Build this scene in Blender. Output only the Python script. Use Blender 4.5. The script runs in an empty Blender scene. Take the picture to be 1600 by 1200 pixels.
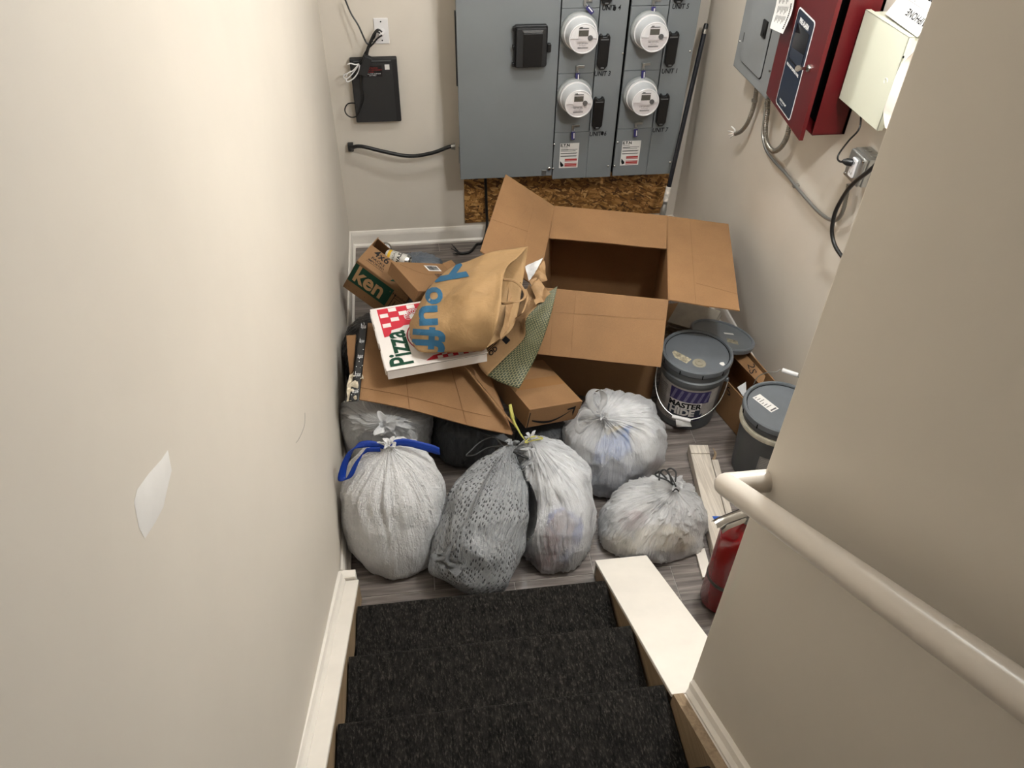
import bpy, bmesh, math, random
from mathutils import Vector, Matrix, noise
from mathutils.bvhtree import BVHTree
random.seed(7)

# ------------------------------------------------------------------ camera
F = 1202.0
PITCH, YAW, ROLL = math.radians(41.65), math.radians(-8.45), math.radians(1.37)
CAM = Vector((0.0, 0.0, 2.5))
_cy, _sy, _cp, _sp = math.cos(YAW), math.sin(YAW), math.cos(PITCH), math.sin(PITCH)
_f = Vector((-_sy*_cp, _cy*_cp, -_sp)); _r0 = Vector((_cy, _sy, 0)); _u0 = _r0.cross(_f)
CR = math.cos(ROLL)*_r0 + math.sin(ROLL)*_u0
CU = -math.sin(ROLL)*_r0 + math.cos(ROLL)*_u0
sc = bpy.context.scene
COL = sc.collection
cam_d = bpy.data.cameras.new('camera'); cam_o = bpy.data.objects.new('camera', cam_d); COL.objects.link(cam_o)
cam_d.sensor_width = 36.0; cam_d.lens = F/1600*36.0; cam_d.clip_start = .02
cam_o.matrix_world = Matrix(((CR.x, CU.x, -_f.x, CAM.x), (CR.y, CU.y, -_f.y, CAM.y), (CR.z, CU.z, -_f.z, CAM.z), (0, 0, 0, 1)))
sc.camera = cam_o

# ------------------------------------------------------------------ light and exposure
w = bpy.data.worlds.new('world'); sc.world = w; w.use_nodes = True
w.node_tree.nodes['Background'].inputs[0].default_value = (1.0, .95, .88, 1)
w.node_tree.nodes['Background'].inputs[1].default_value = .02
def lamp(name, loc, radius, power, color):
    d = bpy.data.lights.new(name, 'POINT'); d.shadow_soft_size = radius; d.energy = power; d.color = color
    o = bpy.data.objects.new(name, d); COL.objects.link(o); o.location = loc; return o
LAMP_A = (0.72, 3.05, 2.46)
LAMP_B = (1.14, 1.70, 2.44)
lamp('room_lamp_light', LAMP_A, .05, 48, (.98, 1.0, 1.01))
lamp('bucket_lamp_light', LAMP_B, .05, 104, (.98, 1.0, 1.01))
sc.view_settings.view_transform = 'Standard'; sc.view_settings.look = 'None'
sc.view_settings.gamma = 1.0; sc.view_settings.use_curve_mapping = False
sc.view_settings.exposure = 0.54

# ------------------------------------------------------------------ pixel to place
def ray(px, py):
    return CR*((px-800)/F) - CU*((py-600)/F) + _f
def PZ(px, py, z):
    d = ray(px, py); return CAM + d*((z-CAM.z)/d.z)
def PY(px, py, y):
    d = ray(px, py); return CAM + d*((y-CAM.y)/d.y)
def PX(px, py, x):
    d = ray(px, py); return CAM + d*((x-CAM.x)/d.x)
def PP(px, py, o, n):
    d = ray(px, py); return CAM + d*((Vector(o)-CAM).dot(n)/d.dot(n))

# ------------------------------------------------------------------ materials
def lin(c):
    return tuple(((x/255)/12.92 if x/255 <= .04045 else ((x/255+.055)/1.055)**2.4) for x in c) + (1.0,)
MATS = {}
class NT:
    def __init__(s, name):
        s.m = bpy.data.materials.new(name); s.m.use_nodes = True; s.t = s.m.node_tree
        s.p = s.t.nodes['Principled BSDF']; s.out = s.t.nodes['Material Output']
    def n(s, typ, **kw):
        x = s.t.nodes.new(typ)
        for k, v in kw.items():
            if k in x.inputs.keys() if hasattr(x.inputs, 'keys') else False: x.inputs[k].default_value = v
            else: setattr(x, k, v)
        return x
    def l(s, a, b): s.t.links.new(a, b)
    def coords(s, scale=(1, 1, 1), rot=(0, 0, 0), kind='Object'):
        tc = s.n('ShaderNodeTexCoord'); mp = s.n('ShaderNodeMapping')
        mp.inputs['Scale'].default_value = scale; mp.inputs['Rotation'].default_value = rot
        s.l(tc.outputs[kind], mp.inputs['Vector']); return mp.outputs['Vector']
    def noise(s, vec, scale=5, detail=3, rough=.5, dist=0):
        x = s.n('ShaderNodeTexNoise'); x.inputs['Scale'].default_value = scale; x.inputs['Detail'].default_value = detail
        x.inputs['Roughness'].default_value = rough; x.inputs['Distortion'].default_value = dist
        s.l(vec, x.inputs['Vector']); return x.outputs['Fac']
    def vor(s, vec, scale=5, feature='F1', out='Distance', rnd=1.0):
        x = s.n('ShaderNodeTexVoronoi'); x.feature = feature; x.inputs['Scale'].default_value = scale
        x.inputs['Randomness'].default_value = rnd; s.l(vec, x.inputs['Vector']); return x.outputs[out]
    def ramp(s, fac, stops):
        x = s.n('ShaderNodeValToRGB'); e = x.color_ramp.elements
        while len(e) < len(stops): e.new(.5)
        for el, (p, c) in zip(e, stops): el.position = p; el.color = lin(c) if len(c) == 3 else c
        s.l(fac, x.inputs['Fac']); return x.outputs['Color']
    def mix(s, fac, a, b, blend='MIX'):
        x = s.n('ShaderNodeMix'); x.data_type = 'RGBA'; x.blend_type = blend
        for sock, v in ((x.inputs[0], fac), (x.inputs[6], a), (x.inputs[7], b)):
            if hasattr(v, 'links') or hasattr(v, 'is_output'): s.l(v, sock)
            else: sock.default_value = v
        return x.outputs[2]
    def math(s, op, a, b=0.0, c=0.0):
        x = s.n('ShaderNodeMath'); x.operation = op
        for i, v in enumerate((a, b, c)):
            if hasattr(v, 'is_output'): s.l(v, x.inputs[i])
            else: x.inputs[i].default_value = v
        return x.outputs[0]
    def bump(s, h, strength=.3, dist=.01, normal=None):
        x = s.n('ShaderNodeBump'); x.inputs['Strength'].default_value = strength; x.inputs['Distance'].default_value = dist
        s.l(h, x.inputs['Height'])
        if normal is not None: s.l(normal, x.inputs['Normal'])
        return x.outputs['Normal']
    def base(s, c):
        if hasattr(c, 'is_output'): s.l(c, s.p.inputs['Base Color'])
        else: s.p.inputs['Base Color'].default_value = lin(c)
def plain(name, c, rough=.5, metal=0, spec=.5, var=0.0, vscale=8, bump=0, bscale=200):
    if name in MATS: return MATS[name]
    t = NT(name); t.p.inputs['Roughness'].default_value = rough; t.p.inputs['Metallic'].default_value = metal
    t.p.inputs['Specular IOR Level'].default_value = spec
    v = t.coords()
    if var:
        n = t.noise(v, vscale, 4, .6)
        lo = tuple(max(0, x*(1-var)) for x in c); hi = tuple(min(255, x*(1+var)) for x in c)
        t.base(t.ramp(n, [(.3, lo), (.7, hi)]))
    else: t.base(c)
    if bump:
        t.l(t.bump(t.noise(v, bscale, 2), bump, .002), t.p.inputs['Normal'])
    MATS[name] = t.m; return t.m

WALL = plain('wall_paint', (212, 204, 192), .55, var=.012, vscale=2.5, bump=.06, bscale=90)
WHITE = plain('white_trim_paint', (232, 226, 217), .38, var=.02, vscale=6)
CEILM = plain('ceiling_paint', (225, 221, 212), .8)
def _carpet():
    t = NT('charcoal_carpet'); v = t.coords((1, .35, 1))
    n = t.noise(v, 210, 3, .75); n2 = t.noise(v, 60, 3, .6)
    c = t.ramp(n, [(.36, (5, 5, 5)), (.54, (27, 26, 24)), (.72, (84, 79, 74))])
    c = t.mix(.35, c, t.ramp(n2, [(.35, (20, 19, 18)), (.7, (60, 56, 53))]))
    t.base(c); t.p.inputs['Roughness'].default_value = .95; t.p.inputs['Specular IOR Level'].default_value = .1
    t.l(t.bump(n, .8, .006), t.p.inputs['Normal']); return t.m
CARPET = _carpet()
def _tile():
    t = NT('wood_look_grey_tile'); v = t.coords((1.3, 26, 1))
    oi = t.n('ShaderNodeObjectInfo'); ad = t.n('ShaderNodeVectorMath'); ad.operation = 'ADD'
    cx = t.n('ShaderNodeCombineXYZ'); t.l(t.math('MULTIPLY', oi.outputs['Random'], 37.0), cx.inputs[0]); t.l(t.math('MULTIPLY', oi.outputs['Random'], 91.0), cx.inputs[1])
    t.l(v, ad.inputs[0]); t.l(cx.outputs[0], ad.inputs[1])
    n = t.noise(ad.outputs[0], 2.2, 5, .65, .4)
    t.base(t.ramp(n, [(.28, (74, 67, 64)), (.5, (112, 104, 99)), (.72, (150, 142, 136))]))
    t.p.inputs['Roughness'].default_value = .38; t.l(t.bump(n, .12, .002), t.p.inputs['Normal']); return t.m
TILE = _tile()
GROUT = plain('light_grout', (176, 170, 163), .8)
def _osb():
    t = NT('oriented_strand_board'); col = None; h = None
    for i, (rot, sx, sy) in enumerate(((.5, 34, 420), (-.9, 38, 400), (1.25, 36, 380), (.05, 40, 440), (-.45, 36, 420))):
        m1_ = t.coords((1, 1, 1), (0, rot, 0)); m2_ = t.n('ShaderNodeMapping'); m2_.inputs['Scale'].default_value = (sx, 1, sy*.30); t.l(m1_, m2_.inputs['Vector']); mp = m2_.outputs[0]; d = t.n('ShaderNodeTexVoronoi'); d.inputs['Scale'].default_value = .7; t.l(mp, d.inputs['Vector'])
        sep = t.n('ShaderNodeSeparateColor'); t.l(d.outputs['Color'], sep.inputs[0])
        c = t.ramp(sep.outputs[0], [(.0, (74, 44, 16)), (.45, (142, 98, 46)), (.8, (180, 132, 72)), (1, (206, 164, 104))])
        if col is None: col, h = c, sep.outputs[1]
        else:
            msk = t.math('GREATER_THAN', sep.outputs[2], .60)
            col = t.mix(msk, col, c); h = t.math('ADD', h, msk)
    t.base(col); t.p.inputs['Roughness'].default_value = .6
    t.l(t.bump(h, .3, .003), t.p.inputs['Normal']); return t.m
OSB = _osb()
def _wood(name, a, b, axis=1):
    t = NT(name); s = [40, 40, 40]; s[axis] = 2.2; v = t.coords(tuple(s))
    n = t.noise(v, 1.6, 5, .6, 1.2)
    t.base(t.ramp(n, [(.3, a), (.7, b)])); t.p.inputs['Roughness'].default_value = .6
    t.l(t.bump(n, .2, .002), t.p.inputs['Normal']); return t.m
WOOD = _wood('bare_stringer_wood', (118, 98, 74), (160, 138, 110))
GREYWOOD = _wood('whitewashed_plank', (170, 160, 147), (214, 205, 192))
def _card(name, c, var=.10, corr=0.0):
    t = NT(name); v = t.coords(); n = t.noise(t.coords((60, 60, 60)), 4, 4, .7); n2 = t.noise(v, 5, 3)
    lo = tuple(x*(1-var) for x in c); hi = tuple(min(255, x*(1+var*.6)) for x in c)
    cc = t.mix(.5, t.ramp(n, [(.3, lo), (.7, hi)]), t.ramp(n2, [(.3, lo), (.7, hi)]))
    t.base(cc); t.p.inputs['Roughness'].default_value = .7; t.p.inputs['Specular IOR Level'].default_value = .25
    t.l(t.bump(n2, .15, .006, t.bump(n, .08, .002)), t.p.inputs['Normal']); return t.m
CARD = _card('carton_brown_cardboard', (142, 107, 73))
CARD2 = _card('darker_brown_cardboard', (140, 106, 73))
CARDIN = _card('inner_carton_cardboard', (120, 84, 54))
def _paper(name, c, bs=9):
    t = NT(name); v = t.coords(); n = t.noise(v, bs, 5, .65, .6); n2 = t.vor(v, bs*1.6, 'DISTANCE_TO_EDGE')
    t.base(t.mix(.5, lin(c), t.ramp(n, [(.3, tuple(x*.9 for x in c)), (.7, tuple(min(255, x*1.06) for x in c))])))
    t.p.inputs['Roughness'].default_value = .65; t.p.inputs['Specular IOR Level'].default_value = .3
    t.l(t.bump(n, .35, .02, t.bump(n2, .12, .01)), t.p.inputs['Normal']); return t.m
KRAFT = _paper('kraft_paper', (164, 132, 92))
KRAFT2 = _paper('crumpled_kraft_paper', (158, 126, 90), 16)
TISSUE = _paper('crumpled_cream_tissue', (206, 194, 172), 40)
WPAPER = _paper('crumpled_white_paper', (228, 228, 228), 20)
def _film(name, c, transp=.2, rough=.35, pat=None, bstr=.5, transl=.10, scale=1.0, aniso=(1, 1, 1), spec=.5, uvb=True):
    t = NT(name); v = t.coords(aniso)
    n = t.noise(v, 14*scale, 4, .6, 1.0)
    col = t.ramp(n, [(.25, tuple(x*.94 for x in c)), (.7, c)])
    nor = t.bump(n, bstr*.35, .01)
    if uvb:
        for sx, sy, st, ds in ((34, 5, .55, .9), (90, 12, .35, .6)):
            r = t.noise(t.coords((sx*scale, sy*scale, 1), (0, 0, .10), 'UV'), 1.0, 3, .6, ds)
            r = t.math('POWER', t.math('SUBTRACT', 1.0, t.math('MULTIPLY', t.math('ABSOLUTE', t.math('SUBTRACT', r, .5)), 3.2)), 3.0)
            nor = t.bump(r, bstr*st, .008, nor)
        d = t.noise(t.coords((16, 16, 16)), 1.3, 4, .75, 2.5)
        d = t.math('POWER', t.math('SUBTRACT', 1.0, t.math('MULTIPLY', t.math('ABSOLUTE', t.math('SUBTRACT', d, .5)), 3.5)), 4.0)
        nor = t.bump(d, bstr*.35, .008, nor)
    if pat == 'emboss':
        e = t.vor(t.coords((1, 1, 1)), 150, 'SMOOTH_F1'); nor = t.bump(e, .55, .005, nor)
    if pat == 'ovals':
        mp = t.coords((105, 46, 1), (0, 0, .25), 'UV')
        d = t.vor(mp, 1.0, 'F1', 'Distance', .45)
        k = t.math('LESS_THAN', d, .31)
        k = t.math('MULTIPLY', k, t.ramp(t.noise(t.coords(), 8, 2), [(.38, (0, 0, 0)), (.52, (255, 255, 255))]))
        col = t.mix(t.math('MULTIPLY', k, .85), col, lin(tuple(x*.36 for x in c))); nor = t.bump(d, .5, .006, nor)
    t.base(col); t.p.inputs['Roughness'].default_value = rough; t.p.inputs['Specular IOR Level'].default_value = spec
    t.l(nor, t.p.inputs['Normal'])
    tl = t.n('ShaderNodeBsdfTranslucent'); t.l(col, tl.inputs[0]); t.l(nor, tl.inputs[1])
    m1 = t.n('ShaderNodeMixShader'); m1.inputs[0].default_value = transl; t.l(t.p.outputs[0], m1.inputs[1]); t.l(tl.outputs[0], m1.inputs[2])
    last = m1
    if transp > 0:
        tr = t.n('ShaderNodeBsdfTransparent'); m2 = t.n('ShaderNodeMixShader')
        fac = t.math('MULTIPLY', t.ramp(t.noise(v, 7, 3), [(.3, (196, 196, 196)), (.65, (255, 255, 255))]), transp)
        t.l(fac, m2.inputs[0]); t.l(m1.outputs[0], m2.inputs[1]); t.l(tr.outputs[0], m2.inputs[2]); last = m2
    t.l(last.outputs[0], t.out.inputs['Surface']); return t.m
F_EMB = _film('embossed_white_film', (246, 246, 247), .03, .34, 'emboss', 1.0)
F_WHITE = _film('white_film', (246, 248, 252), .52, .24, None, 1.1)
F_CLEAR = _film('thin_white_film', (236, 237, 239), .28, .25, None, .9)
F_SMALL = _film('bright_white_film', (251, 252, 254), .46, .24, None, 1.2)
F_GREY = _film('grey_dimpled_film', (172, 175, 178), 0, .26, 'ovals', 1.2)
F_DGREY = _film('smoke_grey_film', (88, 90, 93), .22, .35, None, .5, .2)
F_BLUEGREY = _film('blue_grey_film', (128, 136, 146), .1, .35, None, .8, .2)
F_BLACK = _film('black_film', (20, 20, 22), 0, .28, None, .7, .0)
STEELGREY = plain('grey_enamel_steel', (118, 122, 124), .42, 0, .4, var=.02, vscale=3)
LGREY = plain('light_grey_enamel', (150, 153, 152), .35, 0, .5)
GREYP2 = plain('breaker_panel_grey', (132, 135, 136), .4, 0, .45, var=.02)
BLACK = plain('black_plastic', (16, 16, 17), .4)
BLACKM = plain('matte_black_plastic', (30, 30, 31), .6)
GAP = plain('dark_gap', (12, 12, 12), .9, spec=.1)
METAL = plain('galvanised_metal', (168, 168, 165), .32, .85)
CHROME = plain('polished_steel', (190, 188, 184), .18, 1)
MWHITE = plain('meter_white_plastic', (226, 224, 224), .25, 0, .6)
MGREY = plain('meter_lower_face', (206, 200, 200), .4)
MBODY = plain('meter_body_plastic', (196, 198, 200), .22, 0, .7)
LCD = plain('meter_display', (82, 80, 74), .25)
PURPLE = plain('purple_seal_plastic', (36, 30, 92), .4)
INK = plain('black_ink', (22, 22, 24), .6, spec=.2)
GREYINK = plain('grey_ink', (92, 92, 92), .6, spec=.2)
WINK = plain('white_ink', (226, 226, 226), .6, spec=.2)
DGREEN = plain('dark_green_ink', (26, 66, 50), .6, spec=.2)
REDINK = plain('red_ink', (196, 52, 66), .6, spec=.2)
LRED = plain('crimson_ink', (160, 40, 60), .6, spec=.2)
BLUEINK = plain('blue_ink', (52, 102, 136), .6, spec=.2)
RWARN = plain('warning_red', (170, 48, 44), .6)
LABEL = plain('white_label', (222, 220, 216), .5)
PIZZAW = plain('white_pizza_board', (232, 226, 222), .6, var=.015, vscale=5)
RED = plain('red_enamel', (86, 15, 19), .38, var=.03, vscale=30, bump=.12, bscale=400)
REDG = plain('red_gloss_paint', (128, 7, 14), .18, 0, .6)
NAVY = plain('navy_panel', (22, 34, 52), .35)
WINDK = plain('dark_window', (8, 10, 16), .12)
BEIGE = plain('beige_enamel', (203, 204, 186), .4)
PAIL = plain('grey_pail_plastic', (92, 96, 99), .36, 0, .5, var=.05, vscale=12)
PAILLID = plain('grey_lid_plastic', (100, 105, 110), .3, 0, .5, var=.04, vscale=10)
PAILD = plain('dark_grey_pail_plastic', (72, 75, 78), .4, 0, .5, var=.06, vscale=10)
TAPEW = plain('cream_residue', (196, 190, 172), .6, var=.1, vscale=30)
BLUETAPE = plain('blue_tape', (30, 84, 178), .6)
BLUERIB = _film('blue_drawstring_film', (18, 66, 176), 0, .3, None, .4, .25)
YELRIB = _film('yellow_drawstring_film', (214, 208, 110), 0, .4, None, .4, .35)
GREENST = plain('green_sticker', (92, 206, 52), .6)
SLAB = plain('stone_tile', (160, 152, 138), .45, var=.06, vscale=14)
SPACK = plain('spackle', (224, 221, 217), .8, var=.015, vscale=14)
RAILW = None
def _rail():
    t = NT('worn_cream_rail_paint'); v = t.coords((6, 2, 6)); n = t.noise(v, 3.2, 4, .6, .5)
    t.base(t.ramp(n, [(.0, (218, 209, 198)), (.66, (214, 205, 193)), (.72, (186, 174, 156))])); t.p.inputs['Roughness'].default_value = .3; return t.m
RAILW = _rail()
def _glass():
    t = NT('thin_clear_cover'); tr = t.n('ShaderNodeBsdfTransparent'); gl = t.n('ShaderNodeBsdfGlossy'); gl.inputs['Roughness'].default_value = .06
    m = t.n('ShaderNodeMixShader'); lw = t.n('ShaderNodeLayerWeight'); lw.inputs[0].default_value = .25
    m.inputs[0].default_value = .05; t.l(tr.outputs[0], m.inputs[1]); t.l(gl.outputs[0], m.inputs[2])
    t.l(m.outputs[0], t.out.inputs['Surface']); return t.m
GLASS = _glass()
def _flex():
    t = NT('flexible_metal_conduit'); t.base((150, 146, 138)); t.p.inputs['Metallic'].default_value = .8; t.p.inputs['Roughness'].default_value = .35; return t.m
FLEX = _flex()
def _maze():
    t = NT('green_maze_print_paper'); uv = t.coords((16, 5.5, 1), (0, 0, .10), 'UV'); b = t.n('ShaderNodeTexBrick'); t.l(uv, b.inputs['Vector'])
    b.inputs['Scale'].default_value = 1.0; b.inputs['Mortar Size'].default_value = .045; b.inputs['Mortar Smooth'].default_value = .1
    b.inputs['Brick Width'].default_value = .55; b.inputs['Row Height'].default_value = .42
    b.inputs['Color1'].default_value = lin((50, 57, 40)); b.inputs['Color2'].default_value = lin((56, 63, 44)); b.inputs['Mortar'].default_value = lin((138, 134, 98))
    n = t.noise(t.coords(), 14, 3)
    t.base(b.outputs['Color']); t.p.inputs['Roughness'].default_value = .55; t.l(t.bump(n, .4, .015), t.p.inputs['Normal']); return t.m
MAZE = _maze()

# ------------------------------------------------------------------ mesh helpers
class MB:
    def __init__(s): s.v = []; s.f = []; s.uv = None
    def add(s, vs, fs):
        o = len(s.v); s.v += [Vector(p) for p in vs]; s.f += [tuple(i+o for i in f) for f in fs]; return s
    def box(s, x0, x1, y0, y1, z0, z1):
        return s.add([(x, y, z) for x in (x0, x1) for y in (y0, y1) for z in (z0, z1)],
                     [(0, 1, 3, 2), (4, 6, 7, 5), (0, 4, 5, 1), (2, 3, 7, 6), (0, 2, 6, 4), (1, 5, 7, 3)])
    def obox(s, c, ax, ay, az, d):
        c, ax, ay, az = Vector(c), Vector(ax), Vector(ay), Vector(az)
        return s.add([c+ax*(i*d[0]/2)+ay*(j*d[1]/2)+az*(k*d[2]/2) for i in (-1, 1) for j in (-1, 1) for k in (-1, 1)],
                     [(0, 1, 3, 2), (4, 6, 7, 5), (0, 4, 5, 1), (2, 3, 7, 6), (0, 2, 6, 4), (1, 5, 7, 3)])
    def prism(s, poly, o, u, v, n, h0, h1):
        o, u, v, n = Vector(o), Vector(u), Vector(v), Vector(n); k = len(poly)
        a = [o+u*p[0]+v*p[1]+n*h0 for p in poly]; b = [o+u*p[0]+v*p[1]+n*h1 for p in poly]
        return s.add(a+b, [tuple(range(k))[::-1], tuple(range(k, 2*k))]+[(i, (i+1) % k, k+(i+1) % k, k+i) for i in range(k)])
    def slab(s, pts, th):
        p = [Vector(q) for q in pts]; n = (p[1]-p[0]).cross(p[2]-p[0]).normalized()*(th/2); k = len(p)
        return s.add([q+n for q in p]+[q-n for q in p], [tuple(range(k)), tuple(range(k, 2*k))[::-1]]+[(i, k+i, k+(i+1) % k, (i+1) % k) for i in range(k)])
    def lathe(s, prof, n=40, o=(0, 0, 0), ax=(0, 0, 1), a0=0, a1=2*math.pi, cap=True):
        o, ax = Vector(o), Vector(ax).normalized(); e1 = ax.orthogonal().normalized(); e2 = ax.cross(e1)
        full = abs(a1-a0-2*math.pi) < 1e-6; m = n if full else n+1; vs = []
        for r, z in prof:
            for i in range(m):
                a = a0+(a1-a0)*i/n; vs.append(o+ax*z+(e1*math.cos(a)+e2*math.sin(a))*r)
        fs = []
        for j in range(len(prof)-1):
            for i in range(n):
                k = (i+1) % m if full else i+1
                fs.append((j*m+i, j*m+k, (j+1)*m+k, (j+1)*m+i))
        if full and cap:
            if prof[0][0] > 1e-5: fs.append(tuple(range(m))[::-1])
            if prof[-1][0] > 1e-5: fs.append(tuple((len(prof)-1)*m+i for i in range(m)))
        return s.add(vs, fs)
    def tube(s, pts, r, n=8, smooth=6):
        P = spline(pts, smooth) if smooth else [Vector(p) for p in pts]
        rr = r if isinstance(r, (list, tuple)) else None; vs = []; fs = []; up = None
        for i, p in enumerate(P):
            t = (P[min(i+1, len(P)-1)]-P[max(i-1, 0)]).normalized()
            if up is None: up = t.orthogonal().normalized()
            up = (up - t*up.dot(t)).normalized(); b = t.cross(up)
            q = rr[min(int(i/(len(P)-1)*(len(rr)-1)+.5), len(rr)-1)] if rr else r
            vs += [p+(up*math.cos(2*math.pi*k/n)+b*math.sin(2*math.pi*k/n))*q for k in range(n)]
        for i in range(len(P)-1):
            for k in range(n): fs.append((i*n+k, i*n+(k+1) % n, (i+1)*n+(k+1) % n, (i+1)*n+k))
        fs += [tuple(range(n))[::-1], tuple((len(P)-1)*n+k for k in range(n))]
        return s.add(vs, fs)
    def ribbon(s, pts, wd, width, th=.001, smooth=5):
        P = spline(pts, smooth) if smooth else [Vector(p) for p in pts]
        W = spline(wd, 0) if len(wd) == 1 else None
        g = []
        for i, p in enumerate(P):
            k = i/(len(P)-1)*(len(wd)-1); a = int(min(k, len(wd)-1.001)) if len(wd) > 1 else 0
            d = Vector(wd[a]).lerp(Vector(wd[min(a+1, len(wd)-1)]), k-a).normalized()
            ww = width if not isinstance(width, (list, tuple)) else width[min(int(i/(len(P)-1)*(len(width)-1)+.5), len(width)-1)]
            g.append([p-d*ww/2, p-d*ww*.15, p+d*ww*.15, p+d*ww/2])
        return s.sheet(g, th)
    def sheet(s, g, th, flip=False):
        R, C = len(g), len(g[0]); N = [[None]*C for _ in range(R)]
        for i in range(R):
            for j in range(C):
                a = g[min(i+1, R-1)][j]-g[max(i-1, 0)][j]; b = g[i][min(j+1, C-1)]-g[i][max(j-1, 0)]
                n = a.cross(b); N[i][j] = n.normalized() if n.length > 1e-12 else Vector((0, 0, 1))
        o = len(s.v); tot = R*C
        s.v += [g[i][j]+N[i][j]*(th/2) for i in range(R) for j in range(C)]+[g[i][j]-N[i][j]*(th/2) for i in range(R) for j in range(C)]
        if s.uv is None and o == 0: s.uv = [(i/(R-1), j/(C-1)) for i in range(R) for j in range(C)]*2
        for i in range(R-1):
            for j in range(C-1):
                q = (i*C+j, (i+1)*C+j, (i+1)*C+j+1, i*C+j+1)
                s.f.append(tuple(o+k for k in q)); s.f.append(tuple(o+tot+k for k in q[::-1]))
        edge = [(0, j) for j in range(C)]+[(i, C-1) for i in range(1, R)]+[(R-1, j) for j in range(C-2, -1, -1)]+[(i, 0) for i in range(R-2, 0, -1)]
        for k in range(len(edge)):
            a = edge[k][0]*C+edge[k][1]; b = edge[(k+1) % len(edge)]; b = b[0]*C+b[1]
            s.f.append((o+a, o+b, o+tot+b, o+tot+a))
        return s
def spline(pts, sub):
    P = [Vector(p) for p in pts]
    if sub == 0 or len(P) < 3: return P
    out = []
    for i in range(len(P)-1):
        a, b, c, d = P[max(i-1, 0)], P[i], P[i+1], P[min(i+2, len(P)-1)]
        for k in range(sub):
            t = k/sub
            out.append(.5*((2*b)+(c-a)*t+(2*a-5*b+4*c-d)*t*t+(3*b-a-3*c+d)*t*t*t))
    return out+[P[-1]]
def resample(pts, n):
    P = spline(pts, 8); L = [0]
    for i in range(1, len(P)): L.append(L[-1]+(P[i]-P[i-1]).length)
    out = []; j = 0
    for k in range(n):
        d = L[-1]*k/(n-1)
        while j < len(P)-2 and L[j+1] < d: j += 1
        s = L[j+1]-L[j]; out.append(P[j].lerp(P[j+1], (d-L[j])/s if s > 1e-9 else 0))
    return out
def coons(T, B, L, R, nu, nv):
    """grid [u][v]; T, B run along u at v=0, v=1; L, R run along v at u=0, u=1"""
    T, B, L, R = resample(T, nu), resample(B, nu), resample(L, nv), resample(R, nv); g = []
    for i in range(nu):
        u = i/(nu-1); row = []
        for j in range(nv):
            v = j/(nv-1)
            row.append(T[i]*(1-v)+B[i]*v+L[j]*(1-u)+R[j]*u-(T[0]*(1-u)*(1-v)+T[-1]*u*(1-v)+B[0]*(1-u)*v+B[-1]*u*v))
        g.append(row)
    return g
def mesh_of(name, mb, smooth, angle):
    me = bpy.data.meshes.new(name); me.from_pydata([tuple(p) for p in mb.v], [], mb.f); me.validate()
    bm = bmesh.new(); bm.from_mesh(me); bmesh.ops.recalc_face_normals(bm, faces=bm.faces); bm.to_mesh(me); bm.free()
    if smooth:
        me.polygons.foreach_set('use_smooth', [True]*len(me.polygons))
        if angle: me.set_sharp_from_angle(angle=math.radians(angle))
    if mb.uv and len(mb.uv) == len(mb.v):
        ul = me.uv_layers.new(name='uv')
        for lp in me.loops: ul.data[lp.index].uv = mb.uv[lp.vertex_index]
    return me
def obj(name, mb, m, parent=None, smooth=False, angle=40, bevel=0, seg=2, label=None):
    me = mesh_of(name, mb, smooth, angle); o = bpy.data.objects.new(name, me); COL.objects.link(o); me.materials.append(m)
    if parent is not None:
        o.parent = parent; o.matrix_parent_inverse = parent.matrix_basis.inverted()
    if bevel:
        b = o.modifiers.new('bevel', 'BEVEL'); b.width = bevel; b.segments = seg; b.limit_method = 'ANGLE'; b.angle_limit = math.radians(40)
    if label: o['label'] = label
    return o
def tag(o, label, cat, group=None):
    o['label'] = label; o['category'] = cat
    if group: o['group'] = group
    return o
def thing(name, label, cat, loc=(0, 0, 0), group=None):
    o = bpy.data.objects.new(name, None); COL.objects.link(o); o.location = loc; o.empty_display_size = .05
    return tag(o, label, cat, group)
def struct(o): o['kind'] = 'structure'; return o
def copy_tree(o, parent=None):
    c = o.copy(); COL.objects.link(c); c.parent = parent
    for ch in list(o.children): copy_tree(ch, c)
    return c
_tc = {}
def text2d(s, size, bold=0.0, sub=0, shear=0.0):
    k = (s, size, bold, sub, shear)
    if k in _tc: return _tc[k]
    cu = bpy.data.curves.new('t', 'FONT'); cu.body = s; cu.size = size; cu.offset = bold; cu.align_x = 'CENTER'; cu.align_y = 'CENTER'; cu.resolution_u = 3; cu.shear = shear
    o = bpy.data.objects.new('t', cu); COL.objects.link(o); dg = bpy.context.evaluated_depsgraph_get()
    me = bpy.data.meshes.new_from_object(o.evaluated_get(dg)); bm = bmesh.new(); bm.from_mesh(me)
    if sub:
        bmesh.ops.triangulate(bm, faces=bm.faces)
        for _ in range(sub): bmesh.ops.subdivide_edges(bm, edges=[e for e in bm.edges if e.calc_length() > size*.08], cuts=1, use_grid_fill=False); bmesh.ops.triangulate(bm, faces=bm.faces)
    vs = [(v.co.x, v.co.y) for v in bm.verts]; bm.verts.index_update(); fs = [tuple(v.index for v in f.verts) for f in bm.faces]
    bm.free(); bpy.data.objects.remove(o); bpy.data.curves.remove(cu); bpy.data.meshes.remove(me)
    _tc[k] = (vs, fs); return vs, fs
def text(s, size, fn, m, parent, name='lettering', bold=0.0, sub=0, sx=1.0, shear=0.0, mb=None, rot=0.0, at=(0, 0)):
    vs, fs = text2d(s, size, bold, sub, shear); c, sn = math.cos(rot), math.sin(rot)
    b = mb or MB(); b.add([fn(at[0]+(x*sx*c-y*sn), at[1]+(x*sx*sn+y*c)) for x, y in vs], fs)
    if mb is None:
        o = obj(name, b, m, parent); return o
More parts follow.
